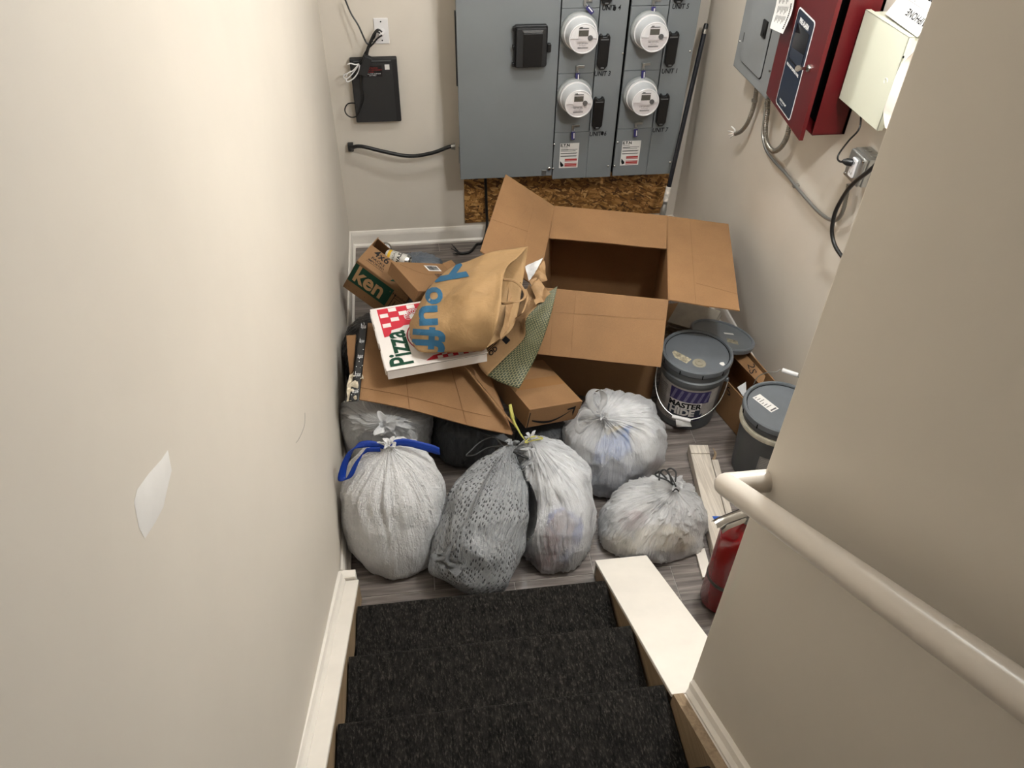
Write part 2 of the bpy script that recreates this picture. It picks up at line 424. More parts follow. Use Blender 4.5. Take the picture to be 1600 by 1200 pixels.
def plane_fn(o, u, v, off=.0012):
    o, u, v = Vector(o), Vector(u).normalized(), Vector(v).normalized(); n = u.cross(v)
    return lambda x, y: o+u*x+v*y+n*off
def decal(mb, fn, x0, x1, y0, y1, k=1):
    for i in range(k):
        a, b = x0+(x1-x0)*i/k, x0+(x1-x0)*(i+1)/k
        mb.add([fn(a, y0), fn(b, y0), fn(b, y1), fn(a, y1)], [(0, 1, 2, 3)])
    return mb
def rrect(x0, x1, y0, y1, r, n=5):
    out = []
    for cx, cy, a in ((x1-r, y1-r, 0), (x0+r, y1-r, 90), (x0+r, y0+r, 180), (x1-r, y0+r, 270)):
        for i in range(n+1):
            t = math.radians(a+90*i/n); out.append((cx+r*math.cos(t), cy+r*math.sin(t)))
    return out
def fbm(p, o=3):
    return noise.fractal(p, 1.0, 2.0, o)

# ------------------------------------------------------------------ the room shell
YB, XR = 4.14, 1.612
def xl(y): return -.392+.0115*(YB-y)                     # the left wall runs slightly out of square
fl = struct(obj('floor', MB().box(-.5, 1.75, .9, 4.2, -.06, -.003), GROUT))
row = 0.158
for r in range(-4, 12):
    y0 = 2.292+row*r; y1 = y0+row
    if y1 > YB+.02: y1 = YB
    if y0 >= YB: continue
    off = {0: 1.189, -5: .883}.get(r, 1.189-.61+((r*.237) % .61) if r else 1.189)
    if r == -5: off = .883
    if r == -4: off = .883-.3
    xs = sorted({-.42, 1.63} | {off+.61*k for k in range(-5, 6) if -.38 < off+.61*k < 1.6})
    for a, b in zip(xs, xs[1:]):
        obj('tile', MB().box(a+.0015, b-.0015, y0+.0015, y1-.0015, -.012, 0), TILE, fl)
for k, y0 in enumerate((1.501, 1.343)):
    for a, b in ((-.42, .273-.2*k), (.273-.2*k, .883-.2*k), (.883-.2*k, 1.493-.2*k), (1.493-.2*k, 1.63)):
        obj('tile', MB().box(a+.0015, b-.0015, y0+.0015, y0+row-.0015, -.012, 0), TILE, fl)
ZC = 2.62
wl = struct(obj('wall_left', MB().add([(xl(YB+.1), YB+.1, -.06), (xl(-1.7), -1.7, -.06), (-.6, -1.7, -.06), (-.6, YB+.1, -.06), (xl(YB+.1), YB+.1, ZC), (xl(-1.7), -1.7, ZC), (-.6, -1.7, ZC), (-.6, YB+.1, ZC)],
    [(0, 1, 5, 4), (1, 2, 6, 5), (2, 3, 7, 6), (3, 0, 4, 7), (0, 3, 2, 1), (4, 5, 6, 7)]), WALL))
struct(obj('wall_back', MB().box(-.5, 1.8, YB, YB+.1, -.06, ZC), WALL))
struct(obj('wall_right', MB().box(XR, XR+.1, -1.7, YB+.1, -.06, ZC), WALL))
XS, YS = .634, .923
struct(obj('wall_stair', MB().box(XS, .765, -1.7, YS, 0, ZC), WALL, bevel=.006, seg=3))
struct(obj('ceiling', MB().box(-.6, 1.75, .8, YB+.1, ZC, ZC+.1), CEILM))
# spackled patch on the left wall
nl = Vector((1, .0115, 0)).normalized()
pts = [(262, 703), (268, 735), (262, 760), (255, 792), (243, 815), (226, 842), (217, 825), (209, 785), (214, 765), (232, 740), (252, 718)]
P3 = [PP(x, y, (xl(0), 0, 0), nl) for x, y in pts]
b = MB(); c0 = sum(P3, Vector())/len(P3)
ring2 = [c0.lerp(p, .7)+nl*.0022 for p in P3]; P3b = [p+nl*.0003 for p in P3]; k = len(P3)
b.add(P3b+ring2+[c0+nl*.0026], [(i, (i+1) % k, k+(i+1) % k, k+i) for i in range(k)]+[(k+i, k+(i+1) % k, 2*k) for i in range(k)])
obj('spackle_patch', b, SPACK, wl, True, 0, label='white spackled repair patch')
sw = MB()
ov = [PP(x, y, (xl(0), 0, 0), nl)+nl*.003 for x, y in ((229, 762), (232, 748), (240, 744), (247, 752), (248, 770), (243, 786))]

sc_b = MB(); sc_b.tube([PP(x, y, (xl(1.5), 1.5, 0), nl)+nl*.001 for x, y in ((476, 645), (475, 665), (468, 683), (462, 692))], .0004, 4)
obj('scratch', sc_b, GREYINK, wl)

# baseboards
def base_profile(): return [(0, 0), (.026, 0), (.026, .012), (.015, .022), (.014, .075), (.012, .085), (.007, .098), (0, .102)]
struct(obj('baseboard_back', MB().prism(base_profile(), (-.39, YB, 0), (0, -1, 0), (0, 0, 1), (1, 0, 0), 0, 2.0), WHITE))
b = MB(); b.prism(base_profile(), (xl(YB)+.0, YB, 0), (1, 0, 0), (0, 0, 1), (.0115, -1, 0), .0, YB-1.72); struct(obj('baseboard_left', b, WHITE))
struct(obj('baseboard_right', MB().prism(base_profile(), (XR, YB, 0), (-1, 0, 0), (0, 0, 1), (0, -1, 0), 0, 3.1), WHITE))

# ------------------------------------------------------------------ stairs
RISE, RUN, YN = .175, .2845, 1.517
SL = RISE/RUN
def zn(y): return RISE+(YN-y)*SL                          # the line through the noses
st = bpy.data.objects.new('staircase', None); COL.objects.link(st); st['kind'] = 'structure'
for k in range(7):
    y, z = YN-RUN*k, RISE*(k+1)
    prof = [(y-RUN-.03, z-.022), (y-RUN-.03, z), (y-.012, z), (y-.004, z-.003), (y, z-.011), (y-.003, z-.03), (y-.018, z-.04), (y-.018, z-RISE-.002 if k else .0), (y-.034, z-RISE-.002 if k else 0), (y-.034, z-.022)]
    obj('carpeted_step', MB().prism(prof, (-.292, 0, 0), (0, 1, 0), (0, 0, 1), (1, 0, 0), 0, .866), CARPET, st, bevel=.002)
# left stringer, ledge and moulding
def sloped(x0, x1, ya, yb, za, zb_off, zbot=None):
    """prism between x0 and x1, top follows the stair slope from ya (far) to yb (near)"""
    top = lambda y: zn(y)+zb_off
    bot = (lambda y: max(0, zn(y)-za)) if zbot is None else (lambda y: zbot)
    ys = [ya, yb]; pr = [(ya, top(ya)), (yb, top(yb)), (yb, bot(yb)), (ya, bot(ya))]
    return MB().prism(pr, (x0, 0, 0), (0, 1, 0), (0, 0, 1), (1, 0, 0), 0, x1-x0)
LY = 1.655
lt = struct(obj('trim_1', sloped(-.372, -.297, LY, -.7, .2, .018), WOOD))
obj('ledge_board', MB().prism([(LY, zn(LY)+.019), (-.7, zn(-.7)+.019), (-.7, zn(-.7)+.034), (LY, zn(LY)+.034)], (-.372, 0, 0), (0, 1, 0), (0, 0, 1), (1, 0, 0), 0, .077), WHITE, lt, bevel=.002)
mp = [(0, 0), (.022, 0), (.022, .006), (.014, .018), (.010, .034), (0, .04)]
def mould(x0, y0, y1, sx, zo):
    ax = Vector((.0115*0, y1-y0, zn(y1)-zn(y0))); L = ax.length; ax.normalize()
    return MB().prism(mp, (x0, y0, zn(y0)+zo), (sx, 0, 0), ax.cross(Vector((1, 0, 0)))*(-1 if ax.cross(Vector((1, 0, 0))).z < 0 else 1), ax, 0, L)
obj('cap_moulding', mould(-.363, LY-.005, 1.27, 1, .034), WHITE, lt)
obj('cap_moulding', mould(-.361, 1.268, -.7, 1, .034), WHITE, lt)
obj('end_block', MB().box(-.368, -.305, LY+.002, LY+.034, 0, zn(LY)+.05), WHITE, lt, bevel=.003)
# right ledge, low wall under it, near stringer and moulding
b = MB().prism([(1.645, 0), (1.645, zn(1.645)-.012), (.93, zn(.93)-.012), (.93, 0)], (.583, 0, 0), (0, 1, 0), (0, 0, 1), (1, 0, 0), 0, .185)
rt = struct(obj('trim_2', b, WOOD))
obj('ledge_board', MB().prism([(1.66, zn(1.66)+.0), (.90, zn(.90)+.0), (.90, zn(.90)-.016), (1.66, zn(1.66)-.016)], (.578, 0, 0), (0, 1, 0), (0, 0, 1), (1, 0, 0), 0, .2), WHITE, rt, bevel=.002)
obj('end_panel', MB().box(.580, .770, 1.647, 1.656, 0, zn(1.656)-.02), WHITE, rt)
r3 = struct(obj('trim_3', sloped(.577, .604, .893, -.7, .25, .012), WOOD))
obj('cap_moulding', mould(.634, .893, -.7, -1, .004), WHITE, r3)
obj('edge_strip', sloped(.604, .6335, .893, -.7, .25, .004), WHITE, r3)

# handrail
hr = thing('handrail', 'cream painted round handrail with mitred return on the near stair wall', 'handrail', (.634, .905, 1.39))
E0 = Vector((.552, .905, 1.388)); dr = Vector((0, -1, .645)).normalized()
b = MB(); RR = .0225
def cyl(b, a, c, r, n=28):
    ax = (Vector(c)-Vector(a)); return b.lathe([(r, 0), (r, ax.length)], n, a, ax)
cyl(b, E0-Vector((0, 0, 0)), E0+dr*1.9, RR); obj('rail', b, RAILW, hr, True, 50)
b = MB(); cyl(b, E0, (.634, .905, 1.388), RR); obj('rail_return', b, RAILW, hr, True, 50)
b = MB(); b.lathe([(0, -RR), (RR*.5, -RR*.87), (RR*.87, -RR*.5), (RR, 0), (RR*.87, RR*.5), (RR*.5, RR*.87), (0, RR)], 28, E0, (1, 0, 0)); obj('mitre_end', b, RAILW, hr, True, 0)

# ceiling lamps that light the place
BULB = NT('lit_bulb'); BULB.p.inputs['Emission Color'].default_value = (1, .97, .92, 1); BULB.p.inputs['Emission Strength'].default_value = 12; BULB = BULB.m
for nm, L, lb in (('ceiling_lamp', LAMP_A, 'round white ceiling lamp over the meter room'), ('ceiling_lamp', LAMP_B, 'round white ceiling lamp over the buckets')):
    t = thing(nm, lb, 'lamp', (L[0], L[1], ZC))
    obj('canopy', MB().lathe([(.075, 0), (.075, -.012), (.05, -.03), (.022, -.045), (.022, -.075)], 32, (L[0], L[1], ZC-.001)), WHITE, t, True)
    obj('bulb', MB().lathe([(.015, .068), (.02, .04), (.034, .02), (.036, 0), (.03, -.02), (.016, -.032), (0, -.036)], 24, L), BULB, t, True)

# ------------------------------------------------------------------ back wall: strand board, cabinets, meters
tag(obj('strand_board', MB().box(.302, 1.538, YB-.012, YB-.0005, .125, 1.345), OSB), 'brown oriented strand board behind and below the grey meter cabinets', 'board')
YF = 3.94
def bz(px, py): return PY(px, py, YF)
cb = thing('disconnect_cabinet', 'wide plain grey steel cabinet left of the electric meters', 'cabinet', (.53, 4.03, .5))
x0, x1, z0 = .270, .781, .505
obj('body', MB().box(x0+.012, x1-.006, YF+.028, YB-.0125, z0+.004, 1.95), STEELGREY, cb, bevel=.002)
obj('gap', MB().box(x0+.010, x1-.005, YF+.0255, YF+.0275, z0+.006, 1.94), GAP, cb)
obj('cover', MB().box(x0, x1, YF, YF+.025, z0, 1.95), STEELGREY, cb, bevel=.003)
for z in (1.02, 1.5): obj('hinge', MB().box(x0-.007, x0-.0005, YF+.002, YF+.02, z, z+.36), BLACK, cb, bevel=.002)
obj('side_latch', MB().box(x0-.006, x0-.0005, YF+.004, YF+.02, .60, .70), METAL, cb)
p = bz(850, 268); q = bz(858, 263)
obj('latch_plate', MB().box(p.x-.014, p.x+.012, YF-.008, YF-.0005, p.z-.016, p.z+.012), METAL, cb, bevel=.003)
obj('bolt', MB().lathe([(.010, 0), (.010, .006), (.006, .010), (0, .010)], 14, (q.x, YF, q.z), (0, -1, 0)), CHROME, cb, True)
# black box on the cabinet
p = bz(828, 70); t = thing('black_enclosure', 'small black plastic enclosure stuck on the wide grey cabinet', 'enclosure', (p.x, YF, p.z))
hw, hh = .083, .100
obj('body', MB().prism(rrect(-hw, hw, -hh, hh, .012), (p.x, YF-.001, p.z), (1, 0, 0), (0, 0, 1), (0, -1, 0), 0, .03), BLACK, t, bevel=.003)
obj('lid', MB().prism(rrect(-hw+.008, hw-.008, -hh+.006, hh-.006, .01), (p.x, YF-.031, p.z), (1, 0, 0), (0, 0, 1), (0, -1, 0), .0003, .022), BLACKM, t, bevel=.004)
obj('lid_panel', MB().prism([(-.042, -.088), (.055, -.088), (.055, .07), (-.042, .07)], (p.x, YF-.053, p.z), (1, 0, 0), (0, 0, 1), (0, -1, 0), .0003, .004), BLACK, t, bevel=.002)
obj('lid_ridge', MB().prism([(-.04, .072), (.05, .072), (.056, .086), (-.05, .086)], (p.x, YF-.053, p.z), (1, 0, 0), (0, 0, 1), (0, -1, 0), .0003, .006), GREYINK, t, bevel=.002)
obj('padlock_tab', MB().prism(rrect(hw, hw+.02, -.03, .012, .006), (p.x, YF-.012, p.z), (1, 0, 0), (0, 0, 1), (0, -1, 0), 0, .02), BLACK, t, bevel=.002)
for zz in (.085, -.085, -.002): obj('hinge', MB().box(p.x-hw-.009, p.x-hw+.002, YF-.035, YF-.012, p.z+zz-.010, p.z+zz+.010), BLACK, t, bevel=.003)

# meter stacks
def stack(xa, xb, xd, rows, zb, name_l):
    t = thing('meter_cabinet', name_l, 'cabinet', ((xa+xb)/2, 4.03, zb))
    obj('body', MB().box(xa+.004, xb-.004, YF+.02, YB-.0125, zb+.004, 1.95), GAP, t)
    obj('side_panel', MB().box(xb-.0038, xb-.001, YF+.01, YB-.013, zb+.002, 1.95), STEELGREY, t)
    zs = [zb]+rows+[1.95]
    for a, c in zip(zs, zs[1:]): obj('cover_panel', MB().box(xa, xd-.0015, YF, YF+.018, a+.0012, c-.0012), STEELGREY, t, bevel=.0015)
    obj('breaker_panel', MB().box(xd+.0035, xb, YF-.002, YF+.018, zb+.001, 1.95), STEELGREY, t, bevel=.0015)
    obj('lower_seam', MB().box(xd-.0015, xd+.0032, YF+.003, YF+.018, zb, rows[0]), STEELGREY, t)
    return t
S1 = stack(bz(863, 277).x, bz(953, 276).x, bz(914, 277).x, [bz(890, 207).z, bz(893, 115).z, bz(898, 13).z], bz(890, 279).z, 'grey steel meter cabinet in the middle, marked UNIT 3 and UNIT #6')
S2 = stack(bz(957, 274).x, bz(1050, 271).x, bz(1008, 273).x, [bz(990, 201).z, bz(1000, 110).z, bz(1010, 9).z], bz(990, 274).z, 'grey steel meter cabinet on the right, marked UNIT 1 and UNIT 7')
for S, pts in ((S1, ((866, 225), (864, 263), (950, 259), (973, 83))), (S2, ((965, 222), (960, 259), (1047, 253), (1078, 80)))):
    for px, py in pts: 
        q = bz(px, py); obj('screw', MB().lathe([(.006, 0), (.006, .003), (.003, .006), (0, .006)], 10, (q.x, YF-.0015, q.z), (0, -1, 0)), CHROME, S, True)
# meter model, axis towards the room
def meter_model(label):
    t = thing('electric_meter', label, 'meter')
    A = (0, -1, 0)
    obj('socket_ring', MB().lathe([(.090, 0), (.092, .004), (.092, .022), (.086, .030), (.083, .031), (.083, .0)], 48, (0, 0, 0), A), LGREY, t, True)
    obj('body', MB().lathe([(.082, .005), (.082, .040), (.0815, .046), (.077, .052), (.074, .100), (.072, .112), (.0705, .1185), (.0, .1185)], 48, (0, 0, 0), A), MBODY, t, True, 35)
    obj('bright_band', MB().lathe([(.0825, .034), (.0838, .038), (.0838, .045), (.0825, .050)], 48, (0, 0, 0), A), MWHITE, t, True)
    obj('rim', MB().lathe([(.0700, .1186), (.0715, .121), (.0715, .125), (.0680, .127), (.0655, .1255), (.0655, .1187)], 48, (0, 0, 0), A), MWHITE, t, True)
    half = [(.0648*math.cos(math.radians(a)), .0648*math.sin(math.radians(a))) for a in range(0, 181, 9)]
    up = [(x, y) for x, y in half]
    o = obj('upper_plate', MB().prism(up, (0, -.1187, 0), (1, 0, 0), (0, 0, 1), A, 0, .0065), MWHITE, t, bevel=.001)
    low = [(.0645*math.cos(math.radians(a)), .0645*math.sin(math.radians(a))) for a in range(180, 361, 9)]
    lo = obj('lower_face', MB().prism(low, (0, -.1187, 0), (1, 0, 0), (0, 0, 1), A, 0, .0025), MGREY, t)
    d = obj('display', MB().box(-.026, .022, -.1268, -.1253, .012, .040), LCD, t, bevel=.001)
    obj('display_frame', MB().box(-.028, .024, -.1262, -.1253, -.012, .048), MGREY, t)
    b = MB(); b.box(-.026, .022, -.1272, -.1262, .046, .050); b.box(-.022, -.008, -.1272, -.1263, .051, .055); obj('sensor_strip', b, GREYINK, t)
    obj('optical_port', MB().lathe([(.0125, 0), (.0125, .004), (.009, .0045), (0, .0035)], 20, (.032, -.1253, .004), A), GREYINK, t, True)
    fn = plane_fn((0, -.1213, 0), (1, 0, 0), (0, 0, 1), .0005); b = MB()
    text('CL 200', .011, fn, INK, None, mb=b, at=(-.004, -.010)); text('240V 3W 60Hz', .0085, fn, INK, None, mb=b, at=(-.002, -.023)); text('7 4 9 2 0 3', .008, fn, INK, None, mb=b, at=(-.002, -.033))
    for i in range(26):
        x = -.026+i*.002; decal(b, fn, x, x+(.0013 if i*7 % 3 else .0007), -.047, -.040)
    obj('printing', b, INK, lo)
    obj('clear_cover', MB().lathe([(.0665, .1275), (.0645, .133), (.058, .1355), (.03, .137), (0, .1373)], 40, (0, 0, 0), A, cap=False), GLASS, t, True, 0)
    return t
mspots = [((904, 49), 'round electric meter next to the UNIT 3 marking, upper middle'), ((897, 149), 'round electric meter next to the UNIT #6 marking, lower middle'),
          ((1012, 47), 'round electric meter next to the UNIT 1 marking, upper right'), ((999, 147), 'round electric meter next to the UNIT 7 marking, lower right')]
m0 = None
for i, ((px, py), lb) in enumerate(mspots):
    m = meter_model(lb) if m0 is None else copy_tree(m0)
    if m0 is None: m0 = m
    m['label'] = lb; m['group'] = 'round electric meters on the grey cabinets'
    q = bz(px, py); m.location = (q.x, YF-.0006, q.z+.004)
# hasps with purple seal tags
for (px, py), S, tl, lb in (((905, 106), S1, 0, 'purple seal tag between the two meters of the middle cabinet'), ((898, 198), S1, 0, 'lowest purple seal tag of the middle meter cabinet'), ((1008, 102), S2, 0, 'purple seal tag between the two meters of the right cabinet'),
                        ((996, 194), S2, 0, 'lowest purple seal tag of the right meter cabinet'), ((917, 3), S1, .9, 'tilted purple seal tag above the upper meter of the middle cabinet'), ((1024, 2), S2, 0, 'purple seal tag above the upper meter of the right cabinet')):
    q = bz(px, py)
    h = obj('hasp', MB().box(q.x-.018, q.x-.006, YF-.014, YF-.0005, q.z-.012, q.z+.014).box(q.x-.005, q.x+.026, YF-.008, YF-.0005, q.z+.001, q.z+.014), METAL, S, bevel=.001)
    c, s_ = math.cos(tl), math.sin(tl)
    t = thing('seal_tag', lb, 'tag', (q.x, YF-.02, q.z-.04), 'purple seal tags on the meter cabinets')
    o = Vector((q.x-.010, YF-.012, q.z-.008)); dn = Vector((s_*.8, -.25, -c)).normalized(); sd = Vector((c, 0, s_*.8)).normalized(); nn = sd.cross(dn)
    obj('tag_body', MB().obox(o+dn*.034, sd, dn, nn, (.021, .042, .006)), PURPLE, t, bevel=.0015)
    obj('wire_loop', MB().tube([o+dn*.014-sd*.004, o+dn*.002-sd*.006, o-dn*.004, o+dn*.002+sd*.006, o+dn*.014+sd*.004], .0011, 6), METAL, t)
    obj('tag_label', MB().obox(o+dn*.034-nn*.0036+sd*.004, sd, dn, nn, (.005, .028, .0008)), LABEL, t)
# black breaker covers
bc0 = None
for i, ((px, py), lb) in enumerate((((941, 84), 'black breaker cover beside the upper left electric meter'), ((933, 179), 'black breaker cover beside the lower left electric meter'), ((1047, 80), 'black breaker cover beside the upper right electric meter'),
                 ((1033, 174), 'black breaker cover beside the lower right electric meter'), ((948, -19), 'black breaker cover at the top picture edge of the middle meter cabinet'), ((1061, -21), 'black breaker cover at the top picture edge of the right meter cabinet'))):
    q = bz(px, py)
    if bc0 is None:
        t = bc0 = thing('breaker_cover', lb, 'cover')
        pr = [(-.013, -.086), (.013, -.086), (.027, -.066), (.029, .072), (.022, .086), (.013, .086), (.009, .076), (-.009, .076), (-.013, .086), (-.022, .086), (-.029, .072), (-.027, -.066)]
        obj('shell', MB().prism(pr, (0, 0, 0), (1, 0, 0), (0, 0, 1), (0, -1, 0), 0, .024), BLACK, t, bevel=.004)
        obj('top_bar', MB().box(-.02, .02, -.0262, -.0242, .060, .066), GREYINK, t)
        obj('thumb_lip', MB().box(-.009, .009, -.0280, -.0242, -.080, -.072), GREYINK, t, bevel=.002)
    else: t = copy_tree(bc0)
    tag(t, lb, 'cover', 'black breaker covers'); t.location = (q.x, YF-.0025, q.z+.014)
# handwriting
def fpan(px, py):
    q = bz(px, py); return plane_fn((q.x, YF-.0028, q.z), (1, 0, .0), (0, 0, 1), .0004)
for s, px, py, S in (('UNIT  4', 955, 12, S1), ('UNIT 3', 941, 115, S1), ('UNIT  6', 934, 209, S1), ('UNIT 5', 1063, 10, S2), ('UNIT 1', 1046, 111, S2), ('UNIT 7', 1031, 203, S2)):
    text(s, .034, fpan(px, py), INK, S, 'handwritten_marking', bold=.0006, sx=.82, shear=.12)
for px, py in ((960, 13), (939, 208)):
    q = bz(px+(0 if py < 50 else 2), py); obj('ink_blot', MB().prism([(.008*math.cos(a*.7)*(1+.2*(a % 2)), .012*math.sin(a*.7)) for a in range(9)], (q.x, YF-.0028, q.z), (1, 0, 0), (0, 0, 1), (0, -1, 0), .0001, .0005), INK, S1)
# warning labels
for (px, py), S in (((889, 243), S1), ((985, 239), S2)):
    q = bz(px, py); fn = plane_fn((q.x, YF-.0012, q.z), (1, 0, .0), (0, 0, 1), .0002); l = obj('warning_label', decal(MB(), fn, -.053, .053, -.072, .072), LABEL, S, label='white maker label with red warning boxes')
    fn = plane_fn((q.x, YF-.0012, q.z), (1, 0, .0), (0, 0, 1), .0007); b = MB()
    text('E.T.N', .022, fn, INK, None, mb=b, at=(-.025, .060), bold=.0009); 
    for y, x1_ in ((.046, -.01), (.034, -.006), (.036, .045), (.027, .035), (.015, .045), (.012, .04), (-.001, .045), (-.004, .04)): decal(b, fn, -.048, x1_, y-.0012, y+.0010)
    b.prism([(-.012, -.03), (.006, -.05), (.008, -.06), (-.006, -.066), (-.012, -.05)], fn(-.036, .0), (1, 0, 0), (0, 0, 1), (0, -1, 0), 0, .0002)
    obj('printing', b, INK, l); b = MB()
    for y0_, y1_ in ((-.028, -.018), (-.034, -.030), (-.048, -.044), (-.060, -.050), (-.066, -.062)): decal(b, fn, -.022, .046, y0_, y1_)
    obj('warning_box', b, RWARN, l)

# outlet, router, cables on the back wall
yw = YB-.001
q = PY(596, 48, yw); t = thing('wall_outlet', 'white single wall outlet above the black router', 'outlet', (q.x, yw, q.z))
obj('cover_plate', MB().box(q.x-.036, q.x+.036, yw-.006, yw, q.z-.062, q.z+.062), MWHITE, t, bevel=.003)
obj('receptacle', MB().lathe([(.018, 0), (.018, .004), (.0165, .006), (0, .006)], 24, (q.x, yw-.006, q.z-.004), (0, -1, 0)), MWHITE, t, True)
for dz in (.045, -.045): obj('screw', MB().lathe([(.004, 0), (.004, .001), (0, .0015)], 10, (q.x, yw-.0062, q.z+dz), (0, -1, 0)), INK, t)
OUT = q.copy()
# router
qa, qb = PY(546, 93, 4.10), PY(627, 190, 4.10)
t = thing('router', 'flat black plastic router box hung on the wall below the outlet', 'router', ((qa.x+qb.x)/2, 4.11, qb.z))
rx0, rx1, rz0, rz1 = -.270, -.030, .782, 1.115
obj('case', MB().box(rx0, rx1, 4.100, yw, rz0, rz1), BLACKM, t, bevel=.006, seg=3)
obj('front_panel', MB().box(rx0+.004, rx1-.026, 4.0975, 4.0998, rz0+.004, rz1-.022), plain('router_front', (44, 44, 45), .45), t)
obj('top_vent', MB().box(rx0+.02, rx1-.03, 4.0985, 4.0998, rz1-.014, rz1-.008), GREYINK, t)
fn = plane_fn((rx0+.115, 4.0972, rz1-.062), (1, 0, 0), (0, 0, 1), .0003); l = obj('sticker', decal(MB(), fn, -.045, .045, -.028, .028), BLACK, t)
fn = plane_fn((rx0+.115, 4.0972, rz1-.062), (1, 0, 0), (0, 0, 1), .0008); b = MB(); text('ATTENTION', .009, fn, None, None, mb=b, at=(0, .016)); text('DO NOT DISCONNECT', .0085, fn, None, None, mb=b, at=(0, .006)); text('POWER', .0085, fn, None, None, mb=b, at=(-.012, -.004)); obj('red_lettering', b, RWARN, l)
b = MB(); text('CALL FOR SUPPORT', .0085, fn, None, None, mb=b, at=(0, -.013)); text('24/7 HELP', .0085, fn, None, None, mb=b, at=(-.004, -.021)); obj('white_lettering', b, WINK, l)
fn = plane_fn((rx1-.052, 4.0972, rz1-.042), (1, 0, 0), (0, 0, 1), .0003); obj('code_sticker', decal(MB(), fn, -.012, .012, -.013, .013), LABEL, t)
# power adapter with its cord bundle
t = thing('power_adapter', 'black power adapter with a tied cord bundle dangling over the router', 'adapter', (-.18, 4.08, 1.05))
def W(px, py, y=4.07): return PY(px, py, y)
a, c = W(575, 90, 4.055), W(567, 115, 4.055); ax = (c-a).normalized(); sd = ax.cross(Vector((0, 1, 0))).normalized()
obj('adapter_body', MB().obox((a+c)/2, sd, ax, Vector((0, -1, 0)), (.042, .10, .034)), BLACKM, t, bevel=.004)
for k, pp in enumerate(([(597, 50), (590, 46), (583, 54), (579, 63), (574, 75), (569, 90)], [(594, 52), (588, 50), (585, 58), (580, 66), (575, 80), (574, 90)], [(597, 55), (590, 60), (583, 68), (572, 80), (566, 92), (560, 98)],
                      [(592, 47), (586, 52), (580, 64), (576, 76), (572, 86), (563, 100)])):
    obj('cord', MB().tube([W(x, y, 4.085-.006*k) for x, y in pp], .0042, 8), BLACK, t, True)
obj('plug', MB().lathe([(.014, 0), (.015, .02), (.008, .034), (.005, .04)], 16, (OUT.x+.002, yw-.0125, OUT.z-.006), (-.25, -1, .1)), MWHITE, t, True)
obj('cable_tie', MB().tube([W(580, 63, 4.06), W(584, 67, 4.05), W(582, 70, 4.06)], .003, 6), BLACK, t)
tag(obj('black_wire', MB().tube([PY(538, -4, 4.10), PY(548, 20, 4.09), PY(560, 40, 4.075), PY(572, 66, 4.065), PY(578, 69, 4.06)], .0042, 8), BLACK, smooth=True), 'thin black wire running down to the cord bundle at the outlet', 'wire')
t = thing('white_cable_bundle', 'loops of thin white cable hanging left of the router', 'cable', (-.26, 4.07, 1.0))
for k, pp in enumerate(([(561, 100), (555, 101), (548, 99), (543, 101)], [(561, 100), (556, 108), (548, 118), (540, 124), (537, 118), (545, 114)], [(562, 102), (560, 112), (553, 122), (543, 128), (540, 122)], [(560, 101), (552, 110), (544, 114), (541, 119)])):
    obj('strand', MB().tube([W(x, y, 4.07-.008*k) for x, y in pp], .0032, 7), MWHITE, t, True)
tag(obj('power_lead', MB().tube([W(565, 100, 4.085), W(565, 130, 4.083), W(568, 155, 4.083), W(561, 175, 4.083), W(556, 182, 4.08), W(548, 183, 4.08), W(541, 178, 4.085), W(539, 170, 4.09), W(544, 162, 4.09), W(556, 161, 4.088)], .0034, 8), BLACK, smooth=True), 'thin black power lead curling at the lower left of the router', 'cable')
# thick cable into the cabinet
t = thing('supply_cable', 'thick black cable sagging from the wall into the wide grey cabinet', 'cable', (-.05, 4.1, .63))
c1 = PY(706, 229, 4.04)
obj('cable', MB().tube([PY(549, 234, 4.12), PY(552, 230, 4.09), PY(566, 229, 4.07), PY(600, 237, 4.06), PY(640, 244, 4.05), PY(675, 239, 4.045), PY(700, 230, 4.04), c1], .0105, 12), BLACK, t, True)
obj('wall_fitting', MB().box(-.335, -.305, yw-.03, yw-.0005, .615, .66), BLACKM, t, bevel=.004)
obj('cable_clamp', MB().lathe([(.016, 0), (.016, .014), (.019, .015), (.019, .022)], 16, (c1.x-.004, c1.y, c1.z), (1, 0, 0)), METAL, t, True, 35)
# cable from under the cabinet to the floor
t = thing('loose_cable', 'black cable hanging below the cabinet with its frayed end on the floor', 'cable', (.25, 3.95, 0))
obj('cable', MB().tube([(.42, 4.09, .503), (.425, 4.10, .42), (.43, 4.105, .25), (.43, 4.08, .12), (.40, 4.03, .045), PZ(745, 382, .012), PZ(735, 393, .009), PZ(722, 396, .009), PZ(714, 394, .012)], .0085, 10), BLACK, t, True)
for dx, dy in ((-8, -9), (-9, -3), (-6, 5), (-2, 6)):
    obj('wire_end', MB().tube([PZ(716, 394, .011), PZ(716+dx*.6, 393+dy*.6, .02), PZ(714+dx, 391+dy, .012)], [.0055, .004, .0025], 6), BLACKM, t, True)
